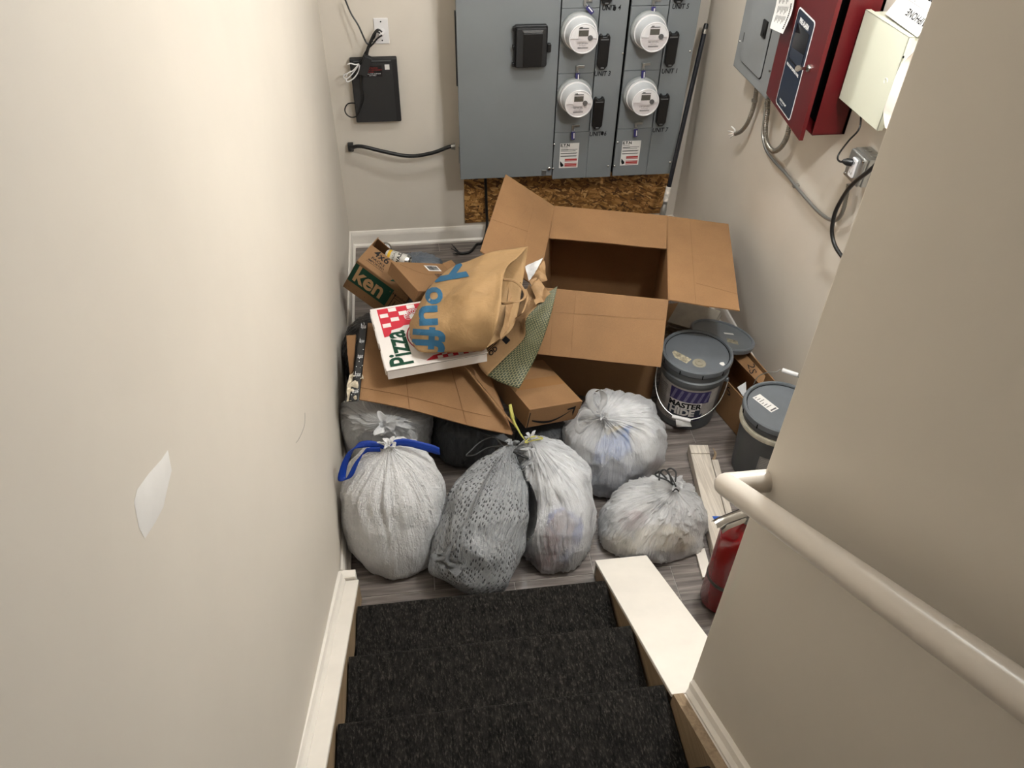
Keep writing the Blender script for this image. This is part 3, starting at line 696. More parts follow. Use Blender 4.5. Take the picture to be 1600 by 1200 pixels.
# extension pole in the corner
T0, T1 = PY(1104, 36, 4.02), PY(1036.5, 329, 3.78); d = (T1-T0).normalized(); low = T1+d*((0.004-T1.z)/d.z)
L = (low-T0).length
t = thing('extension_pole', 'long black extension pole with a white end leaning in the right corner', 'pole', low)
k = (T1-T0).length
obj('black_tube', MB().lathe([(.0125, .03), (.0125, k*.86), (.0125, k*.861)], 16, T0, d), plain('pole_dark_paint', (20, 22, 30), .25), t, True)
obj('grip_end', MB().lathe([(0, 0), (.010, .002), (.012, .012), (.012, .03)], 16, T0, d), BLACK, t, True)
obj('collar', MB().lathe([(.0138, .028), (.0138, .05)], 16, T0, d), CHROME, t, True, 30)
obj('white_sleeve', MB().lathe([(.015, k*.861), (.015, k*.945)], 16, T0, d), plain('dirty_white_sleeve', (206, 198, 188), .6, var=.18, vscale=40), t, True, 30)
obj('ferrule', MB().lathe([(.0125, k*.945), (.013, k*.96), (.012, k*.962), (.014, k*.975), (.017, k*.99), (.0175, k), (.0175, k+.03)], 16, T0, d), METAL, t, True, 30)
obj('threaded_tip', MB().lathe([(.012, k+.03), (.012, L)], 16, T0, d), BLACK, t, True)

# ------------------------------------------------------------------ right wall
xw = XR-.001
bp = thing('wall_breaker_box', 'grey breaker panel with a small black door latch on the right wall', 'breaker panel', (1.55, 3.26, 1.25))
XG = 1.51; y0, y1, z0 = 3.062, 3.466, 1.254
obj('box', MB().box(XG+.014, xw, y0+.012, y1-.012, z0+.014, 1.95), GREYP2, bp)
obj('cover', MB().box(XG, XG+.0138, y0, y1, z0, 1.95), GREYP2, bp, bevel=.006)
def wx(px, py, X): return PX(px, py, X)
obj('door_gap', MB().prism(rrect(3.146, 3.392, 1.302, 1.9, .02), (XG, 0, 0), (0, 1, 0), (0, 0, 1), (-1, 0, 0), .0002, .0012), GAP, bp)
dr_ = obj('door', MB().prism(rrect(3.1495, 3.3905, 1.3065, 1.896, .018), (XG, 0, 0), (0, 1, 0), (0, 0, 1), (-1, 0, 0), .0013, .006), GREYP2, bp, bevel=.003)
q = wx(1198, 46, XG); obj('latch', MB().box(XG-.014, XG-.0062, q.y-.020, q.y+.024, q.z-.032, q.z+.036), BLACK, dr_, bevel=.004)
obj('latch_tab', MB().box(XG-.018, XG-.0142, q.y-.012, q.y+.006, q.z-.022, q.z-.004), BLACKM, dr_, bevel=.002)
q = wx(1164, 58, XG); obj('catch_slot', MB().box(XG-.0068, XG-.0061, q.y-.004, q.y+.004, q.z-.02, q.z+.02), GREYINK, dr_)
for px, py in ((1156, 64), (1203, 111)):
    q = wx(px, py, XG); obj('screw', MB().lathe([(.006, 0), (.005, .004), (0, .005)], 10, (XG, q.y, q.z), (-1, 0, 0)), CHROME, bp, True)
# paper tag hanging at the panel
t = thing('hanging_notice', 'narrow curled paper notice hanging between the breaker panel and the red panel', 'paper', PX(1215, 45, 1.46))
T_ = [PX(1217, -6, 1.485), PX(1242, -6, 1.45)]; 
g = coons([PX(1216, -14, 1.485), PX(1212, 10, 1.475), PX(1203, 44, 1.44)], [PX(1243, -14, 1.45), PX(1237, 20, 1.445), PX(1223, 53, 1.42)], [PX(1216, -14, 1.485), PX(1243, -14, 1.45)], [PX(1203, 44, 1.44), PX(1223, 53, 1.42)], 16, 5)
o = obj('sheet', MB().sheet(g, .0008), LABEL, t, True)
def gfn(g, off=.0015):
    R, C = len(g), len(g[0])
    def f(u, v):
        a = min(max(u, 0), .9999)*(R-1); b_ = min(max(v, 0), .9999)*(C-1); i, j = int(a), int(b_); fa, fb = a-i, b_-j
        p = g[i][j]*(1-fa)*(1-fb)+g[i+1][j]*fa*(1-fb)+g[i][j+1]*(1-fa)*fb+g[i+1][j+1]*fa*fb
        n = (g[i+1][j]-g[i][j]).cross(g[i][j+1]-g[i][j]).normalized()
        if n.dot(CAM-p) < 0: n = -n
        return p+n*off
    return f
fn = gfn(g); b = MB()
for i in range(9):
    v = .18+i*.07
    for u0 in (.1, .36, .6):
        decal(b, fn, u0, u0+.2-.05*(i % 3), v, v+.022, 3)
obj('printing', b, GREYINK, o); b = MB()
for i in range(14): decal(b, fn, .28+i*.045, .28+i*.045+.03, .86, .92)
obj('bold_heading', b, INK, o)

# red fire alarm panel
ra = thing('alarm_panel', 'dark red fire alarm control panel with its door ajar on the right wall', 'alarm panel', (1.55, 2.78, 1.31))
z0, z1, yn_, yf_ = 1.312, 1.98, 2.572, 2.985
b = MB(); b.box(1.484, xw, yn_, yn_+.003, z0, z1); b.box(1.484, xw, yf_-.003, yf_, z0, z1); b.box(1.484, xw, yn_, yf_, z0, z0+.003); b.box(1.6, xw, yn_, yf_, z0, z1)
obj('box', b, RED, ra)
obj('dark_interior', MB().box(1.545, 1.599, yn_+.004, yf_-.004, z0+.004, z1), GAP, ra)
b = MB()
for i in range(6): b.box(1.535, 1.5445, 2.60, 2.66, 1.45+.085*i, 1.47+.085*i)
obj('circuit_terminals', b, GREYINK, ra)
Hg, Nd = Vector((1.474, 2.988, z0-.002)), Vector((1.424, 2.538, z0-.002)); ud = (Nd-Hg).normalized(); wd_ = (Nd-Hg).length; vd = Vector((0, 0, 1)); nd = ud.cross(vd)
if nd.x > 0: nd = -nd
b = MB(); b.prism([(0, 0), (wd_, 0), (wd_, .70), (0, .70)], Hg, ud, vd, nd, 0, .004); b.prism([(wd_-.003, 0), (wd_, 0), (wd_, .7), (wd_-.003, .7)], Hg, ud, vd, -nd, 0, .010); b.prism([(0, 0), (wd_, 0), (wd_, .003), (0, .003)], Hg, ud, vd, -nd, 0, .010)
dor = obj('door', b, RED, ra)
def duv(px, py):
    p = PP(px, py, Hg+nd*.004, nd)-Hg; return p.dot(ud), p.dot(vd)
ou = [duv(*p) for p in ((1212, 159), (1233, 190), (1275.5, 37), (1250, 8))]
def inset(poly, d):
    c = (sum(p[0] for p in poly)/len(poly), sum(p[1] for p in poly)/len(poly)); return [(p[0]+(d if p[0] < c[0] else -d), p[1]+(d if p[1] < c[1] else -d)) for p in poly]
u0 = (ou[0][0]+ou[3][0])/2; u1 = (ou[1][0]+ou[2][0])/2; v0 = (ou[0][1]+ou[1][1])/2; v1 = (ou[2][1]+ou[3][1])/2
DO = Hg+nd*.004
obj('label_border', MB().prism(rrect(u0, u1, v0, v1, .018), DO, ud, vd, nd, .0002, .0010), WINK, dor)
pn = obj('label_panel', MB().prism(rrect(u0+.005, u1-.005, v0+.005, v1-.005, .015), DO, ud, vd, nd, .0011, .0018), NAVY, dor)
hu, hv = u1-u0, v1-v0
obj('window', MB().prism(rrect(u0+.14*hu, u0+.88*hu, v0+.50*hv, v0+.86*hv, .006), DO, ud, vd, nd, .0019, .0025), WINDK, pn)
obj('painted_window_reflection', MB().prism([(u0+.16*hu, v0+.52*hv), (u0+.86*hu, v0+.52*hv), (u0+.86*hu, v0+.66*hv), (u0+.16*hu, v0+.62*hv)], DO, ud, vd, nd, .0026, .003), plain('slate_reflection_tone', (40, 48, 62), .3), pn)  # slanted reflection painted onto the window as a lighter patch
def dfn(off): return lambda x, y: DO+ud*x+vd*y+nd*off
b = MB(); text('FIRE ALARM', .024, dfn(.0030), None, None, mb=b, at=(u0+.5*hu, v0+.90*hv), bold=.0012, sx=.8); text('FIRE ALARM CONTROL PANEL', .0125, dfn(.0030), None, None, mb=b, at=(u0+.5*hu, v0+.45*hv), bold=.0006, sx=.84)
text('SILENT KNIGHT', .011, dfn(.0030), None, None, mb=b, at=(u0+.42*hu, v0+.085*hv), bold=.0004); text('by Honeywell', .007, dfn(.0030), None, None, mb=b, at=(u0+.36*hu, v0+.055*hv))
obj('panel_lettering', b, WINK, pn)
lu, lv = duv(1265, 107); p = DO+ud*lu+vd*lv
obj('lock', MB().lathe([(.013, 0), (.013, .006), (.011, .009), (0, .009)], 20, p, nd), CHROME, dor, True)
obj('key', MB().obox(p+nd*.022, nd, vd, ud, (.026, .010, .0022)).lathe([(.011, -.0012), (.011, .0012)], 16, p+nd*.042, ud), CHROME, dor)

# beige power supply box
bb = thing('power_supply_box', 'beige metal power supply box beside the red alarm panel', 'enclosure', (1.57, 2.4, 1.46))
y0, y1, z0, z1, XBg = 2.262, 2.542, 1.462, 1.757, 1.528
obj('box', MB().box(XBg+.012, xw, y0+.006, y1-.004, z0+.004, z1-.006), BEIGE, bb, bevel=.002)
b = MB(); b.box(XBg, XBg+.003, y0, y1, z0, z1); b.box(XBg, XBg+.02, y0, y0+.003, z0, z1); b.box(XBg, XBg+.02, y1-.003, y1, z0, z1); b.box(XBg, XBg+.02, y0, y1, z1-.003, z1)
cv = obj('cover', b, BEIGE, bb, bevel=.001)
q = wx(1384, 127, XBg); obj('finger_notch', MB().tube([(XBg-.0005, q.y+.009*math.cos(math.radians(a)), q.z+.009*math.sin(math.radians(a))) for a in range(-60, 200, 20)], .0012, 6), LABEL, cv, True)
q = wx(1413, 90, XBg); obj('screw', MB().lathe([(.004, 0), (.004, .002), (0, .003)], 8, (XBg-.0001, q.y+.004, q.z), (-1, 0, 0)), INK, cv)
# booklet on top
t = thing('paper_booklet', 'white printed booklet resting upside down on the beige power supply box', 'booklet', PZ(1408, 40, 1.76))
A_, B_ = PZ(1383.6, 22, z1+.0015), PZ(1433, 58, z1+.0015)
up = (Vector((.35, .0, .62))).normalized()
ub = (B_-A_).normalized(); C_ = B_+up*.28+ub*.02; D_ = A_+up*.28
nb = ub.cross(up).normalized(); nb = -nb if nb.dot(CAM-A_) < 0 else nb
o = obj('cover_sheet', MB().slab([A_, B_, C_, D_], .003), LABEL, t)
Wb = (B_-A_).length
def bfn(x, y): return A_+ub*x+up*y+nb*.0022
b = MB(); text('AIPHONE', .030, bfn, None, None, mb=b, at=(Wb*.70, .040), rot=math.pi, bold=.0006); text('GT SERIES', .034, bfn, None, None, mb=b, at=(Wb*.48, .105), rot=math.pi, bold=.001)
obj('heading', b, INK, o); b = MB(); text('Installation and', .015, bfn, None, None, mb=b, at=(Wb*.38, .14), rot=math.pi); text('Operation Manual', .015, bfn, None, None, mb=b, at=(Wb*.2, .075), rot=math.pi)
for y in (.065, .155): decal(b, bfn, .01, Wb-.01, y, y+.001)
obj('fine_print', b, GREYINK, o)
# curling white sheet at the right of the beige box
t = thing('curled_sheet', 'curling white plastic sheet beside the beige power supply box', 'sheet')
Lc = [PX(1428, 80, 1.47), PX(1412, 96, 1.46), PX(1401, 115, 1.45), PX(1392, 140, 1.45), PX(1383, 165, 1.455), PX(1380, 175, 1.46), PX(1382.5, 199, 1.475)]
Rc = [PX(1470, 70, 1.609), PX(1462, 96, 1.609), PX(1455, 120, 1.609), PX(1447, 150, 1.609), PX(1440, 172, 1.609), PX(1434, 190, 1.609), PX(1420, 215, 1.609)]
g = coons(Lc, Rc, [Lc[0], (Lc[0]+Rc[0])/2+Vector((-.03, -.02, 0)), Rc[0]], [Lc[-1], (Lc[-1]+Rc[-1])/2+Vector((-.02, -.02, 0)), Rc[-1]], 20, 8)
obj('sheet', MB().sheet(g, .001), WHITE, t, True)
# junction box with outlet
jb = thing('junction_box', 'galvanised junction box with a white outlet below the beige box', 'junction box', (1.56, 2.33, 1.29))
q = PX(1331, 262, 1.53); jy, jz = q.y, q.z
obj('back_box', MB().box(1.552, xw, jy-.052, jy+.052, jz-.052, jz+.052), METAL, jb, bevel=.004)
for (yy, zz) in ((jy-.0525, jz+.02), (jy-.0525, jz-.022)): obj('knockout', MB().lathe([(.014, 0), (.014, .0015), (.012, .0015), (.012, .0005), (0, .0005)], 18, (1.583, yy, zz), (0, -1, 0)), METAL, jb, True, 30)
for yy in (jy-.022, jy+.022): obj('knockout', MB().lathe([(.014, 0), (.014, .0015), (.012, .0015), (.012, .0005), (0, .0005)], 18, (1.583, yy, jz+.0525), (0, 0, 1)), METAL, jb, True, 30)
cvp = obj('raised_cover', MB().prism(rrect(-.052, .052, -.052, .052, .012), (1.5518, jy, jz), (0, -1, 0), (0, 0, 1), (-1, 0, 0), 0, .014), METAL, jb, bevel=.006, seg=3)
rc = obj('receptacle', MB().prism(rrect(-.016, .016, -.034, .034, .005), (1.5375, jy, jz), (0, -1, 0), (0, 0, 1), (-1, 0, 0), .0002, .007), MWHITE, jb, bevel=.002)
for dz in (.019, -.019):
    b = MB()
    for dy in (-.006, .006): b.box(1.5300, 1.5303, jy+dy-.0012, jy+dy+.0012, jz+dz-.004, jz+dz+.004)
    obj('slot', b, INK, rc)
for (dy, dz) in ((-.042, .042), (.042, -.042)): obj('screw', MB().lathe([(.006, 0), (.005, .003), (0, .004)], 10, (1.5378, jy+dy, jz+dz), (-1, 0, 0)), CHROME, jb, True)
t = thing('plug_cord', 'thin black cord from under the beige box to its plug in the junction box', 'cord', (1.52, jy, jz))
obj('plug', MB().lathe([(.006, 0), (.013, .004), (.013, .022), (.006, .036)], 14, (1.529, jy, jz+.018), (-1, .55, 0)), BLACK, t, True, 40)
obj('cord', MB().tube([(1.56, 2.44, 1.463), PX(1343, 200, 1.54), PX(1326, 220, 1.53), PX(1311, 240, 1.515), PX(1309, 249, 1.505), PX(1314, 253, 1.50), (1.50, jy+.02, jz+.017)], .0033, 8), BLACK, t, True)
# flexible conduits
def corrugate(pts, r, step=.0055):
    P = resample(pts, max(8, int(sum((Vector(b_)-Vector(a_)).length for a_, b_ in zip(pts, pts[1:]))/step)*2)); return MB().tube(P, [r if i % 2 else r*.82 for i in range(len(P))], 10, 0)
def rings(pts, r):
    P = spline(pts, 8); n = max(20, int(sum((b_-a_).length for a_, b_ in zip(P, P[1:]))/.0045)); P = resample(pts, n); b = MB(); vs = []; up = None; m = 10; fs = []
    for i, p in enumerate(P):
        t_ = (P[min(i+1, n-1)]-P[max(i-1, 0)]).normalized(); up = t_.orthogonal() if up is None else up; up = (up-t_*up.dot(t_)).normalized(); bb_ = t_.cross(up); q_ = r if i % 2 else r*.83
        vs += [p+(up*math.cos(2*math.pi*k/m)+bb_*math.sin(2*math.pi*k/m))*q_ for k in range(m)]
    for i in range(n-1):
        for k in range(m): fs.append((i*m+k, i*m+(k+1) % m, (i+1)*m+(k+1) % m, (i+1)*m+k))
    fs += [tuple(range(m))[::-1], tuple((n-1)*m+k for k in range(m))]
    return b.add(vs, fs)
t = thing('cut_conduit', 'short flexible metal conduit with bare wire ends under the breaker panel', 'conduit', PX(1160, 190, 1.58))
obj('conduit', rings([PX(1182, 138, 1.57), PX(1180, 155, 1.58), PX(1176, 172, 1.585), PX(1168, 192, 1.58), PX(1158, 205, 1.57), PX(1149, 209, 1.56)], .0105), FLEX, t, True)
obj('strap', MB().lathe([(.0135, -.006), (.0135, .006)], 14, PX(1179, 157, 1.58), PX(1178, 165, 1.582)-PX(1180, 150, 1.578)), METAL, t, True, 30)
for dx, dy in ((-9, -2), (-8, 4), (-4, -9), (-6, 8), (-2, -7)): obj('wire_end', MB().tube([PX(1149, 209, 1.56), PX(1149+dx*.6, 207+dy*.6, 1.553), PX(1147+dx, 207+dy, 1.55)], .0035, 6), LABEL, t, True)
tag(obj('looped_conduit', rings([PX(1200, 150, 1.57), PX(1199, 175, 1.575), PX(1196, 200, 1.575), PX(1198, 222, 1.572), PX(1208, 236, 1.57), PX(1220, 230, 1.57), PX(1229, 215, 1.57), PX(1234, 195, 1.57)], .0115), FLEX, smooth=True), 'flexible metal conduit looping in a U under the red alarm panel', 'conduit')
t = thing('armoured_cable', 'thin armoured cable running along the right wall to the junction box', 'cable', PX(1260, 310, 1.59))
obj('cable', MB().tube([PX(1197, 160, 1.595), PX(1194, 190, 1.595), PX(1192, 212, 1.595), PX(1198, 235, 1.592), PX(1212, 254, 1.592), PX(1229, 272, 1.595), PX(1243, 290, 1.595), PX(1258, 308, 1.592), PX(1276, 328, 1.59), PX(1292, 341, 1.588), PX(1303, 345, 1.585)], .0075, 10), METAL, t, True)
obj('flex_end', rings([PX(1303, 345, 1.585), PX(1312, 339, 1.583), PX(1318, 326, 1.58), PX(1322, 308, 1.58), PX(1326, 288, 1.578)], .0085), FLEX, t, True)
q = PX(1243, 290, 1.60); obj('clip', MB().box(1.586, xw, q.y-.014, q.y+.004, q.z-.006, q.z+.010), METAL, t, bevel=.002)
tag(obj('black_cable', MB().tube([PX(1372, 254, 1.50), PX(1357, 268, 1.50), PX(1340, 281, 1.51), PX(1326, 295, 1.52), PX(1313, 315, 1.54), PX(1304, 335, 1.545), PX(1300, 358, 1.55), PX(1302, 376, 1.555), PX(1308, 390, 1.56), PX(1318, 404, 1.57)], .0075, 10), BLACK, smooth=True), 'stiff black cable bending down past the junction box', 'cable')

# ------------------------------------------------------------------ refuse bags
BAGV = {}; BAGT = {}
def proj(p):
    d = p-CAM; z = d.dot(_f); return 800+F*d.dot(CR)/z, 600-F*d.dot(CU)/z
def inner(t_, px, py, rx, ry, rot, m, inset=.013, name='contents', wob=.25):
    """refuse and the added white liner inside the film: a patch of the bag's own surface set inwards"""
    b, R, S = BAGV[t_.name]; ctr = sum(b.v, Vector())/len(b.v); c, s_ = math.cos(rot), math.sin(rot); keep = set(); fs = []
    for f in b.f:
        if len(f) != 4: continue
        q = (b.v[f[0]]+b.v[f[2]])/2; n = (b.v[f[2]]-b.v[f[0]]).cross(b.v[f[3]]-b.v[f[1]])
        if n.dot(q-ctr) < 0: n = -n
        if n.dot(CAM-q) < 0: continue
        x, y = proj(q); x -= px; y -= py; u, v = (x*c+y*s_)/rx, (-x*s_+y*c)/ry
        if u*u+v*v < 1+wob*noise.noise(Vector((u*2.3, v*2.3, px))): fs.append(f); keep.update(f)
    if not fs: return None
    idx = {k: i for i, k in enumerate(sorted(keep))}; vs = [b.v[k]+(ctr-b.v[k]).normalized()*inset for k in sorted(keep)]
    ob = obj(name, MB().add(vs, [tuple(idx[k] for k in f) for f in fs]), m, t_, True, 0); md = ob.modifiers.new('solid', 'SOLIDIFY'); md.thickness = .004; md.offset = -1; return ob
def make_bag(name, label, ctrl, m, seed, upright=True, lump=.016, pleat=.05, npl=13, crease=.004, facet=.022, avoid=(), clear=(), rings_=96, seg=190, zmin=.003, group='tied refuse bags on the floor', parts=True, ztop=None, key=None):
    """ctrl: (x, y, z, ra, rb) from the bottom to the neck"""
    C = spline([Vector(c[:3]) for c in ctrl], 10); Rr = spline([Vector((c[3], c[4], 0)) for c in ctrl], 10)
    L = [0.0]
    for i in range(1, len(C)): L.append(L[-1]+(C[i]-C[i-1]).length+abs(Rr[i].x-Rr[i-1].x))
    cs, rs = [], []; j = 0
    for k in range(rings_):
        d = L[-1]*k/(rings_-1)
        while j < len(C)-2 and L[j+1] < d: j += 1
        s = (d-L[j])/max(L[j+1]-L[j], 1e-9); cs.append(C[j].lerp(C[j+1], s)); rs.append(Rr[j].lerp(Rr[j+1], s))
    b = MB(); uv = []; side = Vector((1, 0, 0)); sd = Vector((seed*3.1, seed*1.7, seed*.9)); top = cs[-1]
    rmax = max(r.x for r in rs); trees = [BAGT[k] for k in clear]
    for i in range(rings_):
        t = i/(rings_-1)
        if upright: e1, e2 = Vector((1, 0, 0)), Vector((0, 1, 0)); ax = Vector((0, 0, 1))
        else:
            ax = (cs[min(i+2, rings_-1)]-cs[max(i-2, 0)]).normalized(); e2 = Vector((0, 0, 1)).cross(ax).cross(ax)*-1; e2 = (e2 if e2.length > 1e-4 else Vector((0, 1, 0))).normalized(); e1 = e2.cross(ax).normalized()
        shrink = min(1, min(rs[i].x, rs[i].y)/.05)
        for j in range(seg):
            th = 2*math.pi*j/seg; cx, sy = math.cos(th), math.sin(th)
            dirv = e1*cx*rs[i].x+e2*sy*rs[i].y; p = cs[i]+dirv; dn = dirv.normalized() if dirv.length > 1e-6 else ax
            q = p+sd
            d = lump*(fbm(q*4.5, 2)*1.25+.25*fbm(q*11, 2))*shrink
            pl = max(0, min(1, (t-.36)/.45))**1.2
            wob = noise.noise(Vector((cx*1.6, sy*1.6, t*2.2))+sd)*2.6
            pk = .60*abs(math.sin(th*npl*.28+wob*1.1))**.8+.40*abs(math.sin(th*npl*.5+wob*1.7+seed))
            d += (pk-.62)*pleat*pl*min(rs[i].x, .13)*2.2
            kx = 3.0+npl*.22; sv = Vector((cx*kx+wob*.5, sy*kx, t*4.5+wob*.4))+sd
            rg = 1-abs(noise.noise(sv)); rg2 = 1-abs(noise.noise(q*19+Vector((wob, 0, 0))))
            d += crease*((rg**6)*1.5*(.35+.65*max(pl, .25))+.3*(rg2**7)-.4)*shrink
            d -= facet*(abs(noise.noise(q*5.2+Vector((wob*.3, 0, 0))))+.6*abs(noise.noise(q*9.5))-.3)*shrink
            p = p+dn*d
            for (ac, ar) in avoid:
                r_ = Vector(((p.x-ac[0])/ar[0], (p.y-ac[1])/ar[1], (p.z-ac[2])/ar[2])); l_ = r_.length
                if l_ < 1 and l_ > 1e-4: r_ /= l_; p = Vector((ac[0]+r_.x*ar[0], ac[1]+r_.y*ar[1], ac[2]+r_.z*ar[2]))
            for tr, cc in trees:
                lo_, nr_, _i, ds_ = tr.find_nearest(p)
                if nr_.dot(lo_-cc) < 0: nr_ = -nr_
                if (p-lo_).dot(nr_) < .004: p = lo_+nr_*.006
            if p.z < zmin: p.z = zmin+.002*(1+noise.noise(q*20))
            lw_ = xl(p.y)+.006
            if p.x < lw_: p.x = lw_
            if ztop is not None and p.z > ztop(p): p.z = ztop(p)
            b.v.append(p); uv.append((j/seg*rmax*6.28, t*L[-1]))
    for i in range(rings_-1):
        for j in range(seg): b.f.append((i*seg+j, i*seg+(j+1) % seg, (i+1)*seg+(j+1) % seg, (i+1)*seg+j))
    b.f.append(tuple(range(seg))[::-1]); b.f.append(tuple((rings_-1)*seg+j for j in range(seg))); b.uv = uv
    base = cs[0]; BAGT[key or label] = (BVHTree.FromPolygons(b.v, b.f), sum(b.v, Vector())/len(b.v))
    if not parts:
        return tag(obj(name, b, m, None, True, 0), label, 'bag', group)
    t_ = thing(name, label, 'bag', (base.x, base.y, 0), group); obj('bag_film', b, m, t_, True, 0); BAGV[t_.name] = (b, rings_, seg); return t_
def tuft(o, ax, r, h, m, parent, seed=1, name='knot', n=44, fold=5):
    o, ax = Vector(o), Vector(ax).normalized(); e1 = ax.orthogonal().normalized(); e2 = ax.cross(e1); b = MB(); R = 12
    for i in range(R):
        t = i/(R-1); rr = r*(.28+.72*t**1.2)
        for j in range(n):
            a = 2*math.pi*j/n; k = 1+.55*t*math.sin(a*fold+seed)+.22*t*math.sin(a*fold*2.3+seed*2)
            z = h*t*(1+.25*math.sin(a*2+seed)+.2*math.sin(a*fold+1))
            b.v.append(o+ax*z+(e1*math.cos(a)+e2*math.sin(a))*rr*k)
    for i in range(R-1):
        for j in range(n): b.f.append((i*n+j, i*n+(j+1) % n, (i+1)*n+(j+1) % n, (i+1)*n+j))
    b.f.append(tuple(range(n))[::-1])
    ob = obj(name, b, m, parent, True, 0); md = ob.modifiers.new('solid', 'SOLIDIFY'); md.thickness = .0012; return ob
def lumpy(name, c, r, m, parent, seed=0, k=.18, n=22):
    b = MB(); c = Vector(c)
    for i in range(n+1):
        for j in range(n*2):
            a, p_ = math.pi*i/n, math.pi*j/n; d = Vector((math.sin(a)*math.cos(p_), math.sin(a)*math.sin(p_), math.cos(a)))
            s = 1+k*fbm(d*1.7+Vector((seed, seed*2, 0)), 3); b.v.append(c+Vector((d.x*r[0], d.y*r[1], d.z*r[2]))*s)
    for i in range(n):
        for j in range(2*n): b.f.append((i*2*n+j, i*2*n+(j+1) % (2*n), (i+1)*2*n+(j+1) % (2*n), (i+1)*2*n+j))
    return obj(name, b, m, parent, True, 0)
def crumple(name, corners, m, parent=None, amp=.012, seed=0, n=14, fr=22, th=.0012):
    a, b_, c, d = [Vector(p) for p in corners]; nn = (b_-a).cross(d-a).normalized(); g = []
    for i in range(n):
        u = i/(n-1); rw = []
        for j in range(n):
            v = j/(n-1); p = a*(1-u)*(1-v)+b_*u*(1-v)+c*u*v+d*(1-u)*v; q = p*fr+Vector((seed, seed*1.3, 0))
            rw.append(p+nn*amp*(1-2*abs(noise.noise(q)))+Vector((noise.noise(q+Vector((9, 0, 0))), noise.noise(q+Vector((0, 9, 0))), 0))*amp*.5)
        g.append(rw)
    return obj(name, MB().sheet(g, th), m, parent, True, 25)
CREAM = plain('cream_refuse', (206, 190, 150), .7, var=.14, vscale=30)
MAROON = plain('maroon_refuse', (120, 30, 44), .6, var=.2, vscale=20)
SKYB = plain('light_blue_packet', (40, 110, 190), .45, var=.1, vscale=14)
YELLOWP = plain('yellow_packet', (222, 190, 80), .5)
MIDB = plain('blue_refuse', (24, 70, 160), .5, var=.2, vscale=20)
WHT = plain('white_refuse', (220, 218, 214), .7, var=.08, vscale=20)
CORE = plain('white_liner_fill', (236, 236, 236), .8, var=.06, vscale=14)  # white liner added inside the bags so the see-through film stays bright
PALE = plain('pale_refuse', (172, 168, 166), .8, var=.15, vscale=12)

# front left, embossed white with blue drawstrings
B1 = ((-.152, 1.945, .17), (.198, .2, .24))
t = make_bag('refuse_bag', 'full white embossed bag with blue drawstring handles by the left wall', [(-.155, 1.94, .004, .02, .02), (-.155, 1.93, .006, .160, .185), (-.155, 1.925, .022, .190, .214), (-.155, 1.928, .085, .204, .222), (-.153, 1.94, .17, .205, .212), (-.155, 1.955, .25, .188, .192), (-.155, 1.97, .32, .160, .16), (-.155, 1.985, .375, .115, .115), (-.156, 1.995, .41, .066, .06), (-.157, 2.0, .43, .026, .024), (-.157, 2.0, .44, .02, .02)], F_EMB, 1, lump=.012, pleat=.15, npl=30, crease=.004, facet=.012, key='b1', clear=[])
tuft((-.157, 2.0, .436), (0, .15, 1), .024, .022, F_EMB, t, 2)
K = Vector((-.157, 1.995, .436))
b = MB(); b.ribbon([K+Vector((-.008, 0, 0)), K+Vector((-.045, .01, .012)), K+Vector((-.085, .015, .015)), K+Vector((-.125, .01, .006)), K+Vector((-.160, -.02, -.035)), K+Vector((-.178, -.055, -.085)), K+Vector((-.150, -.06, -.075)), K+Vector((-.118, -.03, -.03)), K+Vector((-.085, .0, -.006)), K+Vector((-.03, -.004, .0))], [(0, .5, 1), (.1, .6, .8), (.5, .4, -.5), (.9, .1, .2), (.8, .2, .5), (0, .5, 1)], [.018, .026, .028, .030, .028, .018], .0014)
obj('drawstring', b, BLUERIB, t, True, 0)
b = MB(); b.ribbon([K+Vector((.006, 0, .002)), K+Vector((.03, .006, .018)), K+Vector((.07, .006, .014)), K+Vector((.115, .0, .0)), K+Vector((.160, -.008, -.016)), K+Vector((.186, -.014, -.026))], [(0, .4, 1), (0, .5, 1), (0, .4, 1)], [.016, .026, .030, .032, .034, .030], .0014); obj('drawstring', b, BLUERIB, t, True, 0)
# grey dimpled bag leaning over the bottom step
B2 = ((.185, 1.835, .18), (.160, .20, .17))
t = make_bag('refuse_bag', 'grey dimpled bag slumped beside the bottom stair step', [(.075, 1.600, .060, .02, .02), (.085, 1.615, .072, .125, .066), (.105, 1.660, .100, .162, .100), (.145, 1.745, .150, .172, .135), (.200, 1.84, .205, .168, .140), (.240, 1.915, .248, .140, .116), (.268, 1.975, .288, .098, .080), (.292, 2.015, .320, .055, .048), (.308, 2.035, .338, .028, .025), (.311, 2.042, .346, .02, .02)], F_GREY, 4, upright=False, lump=.020, pleat=.06, npl=16, crease=.007, key='b2', clear=['b1'])
tuft((.311, 2.04, .344), (.1, .5, .7), .020, .018, F_GREY, t, 5)
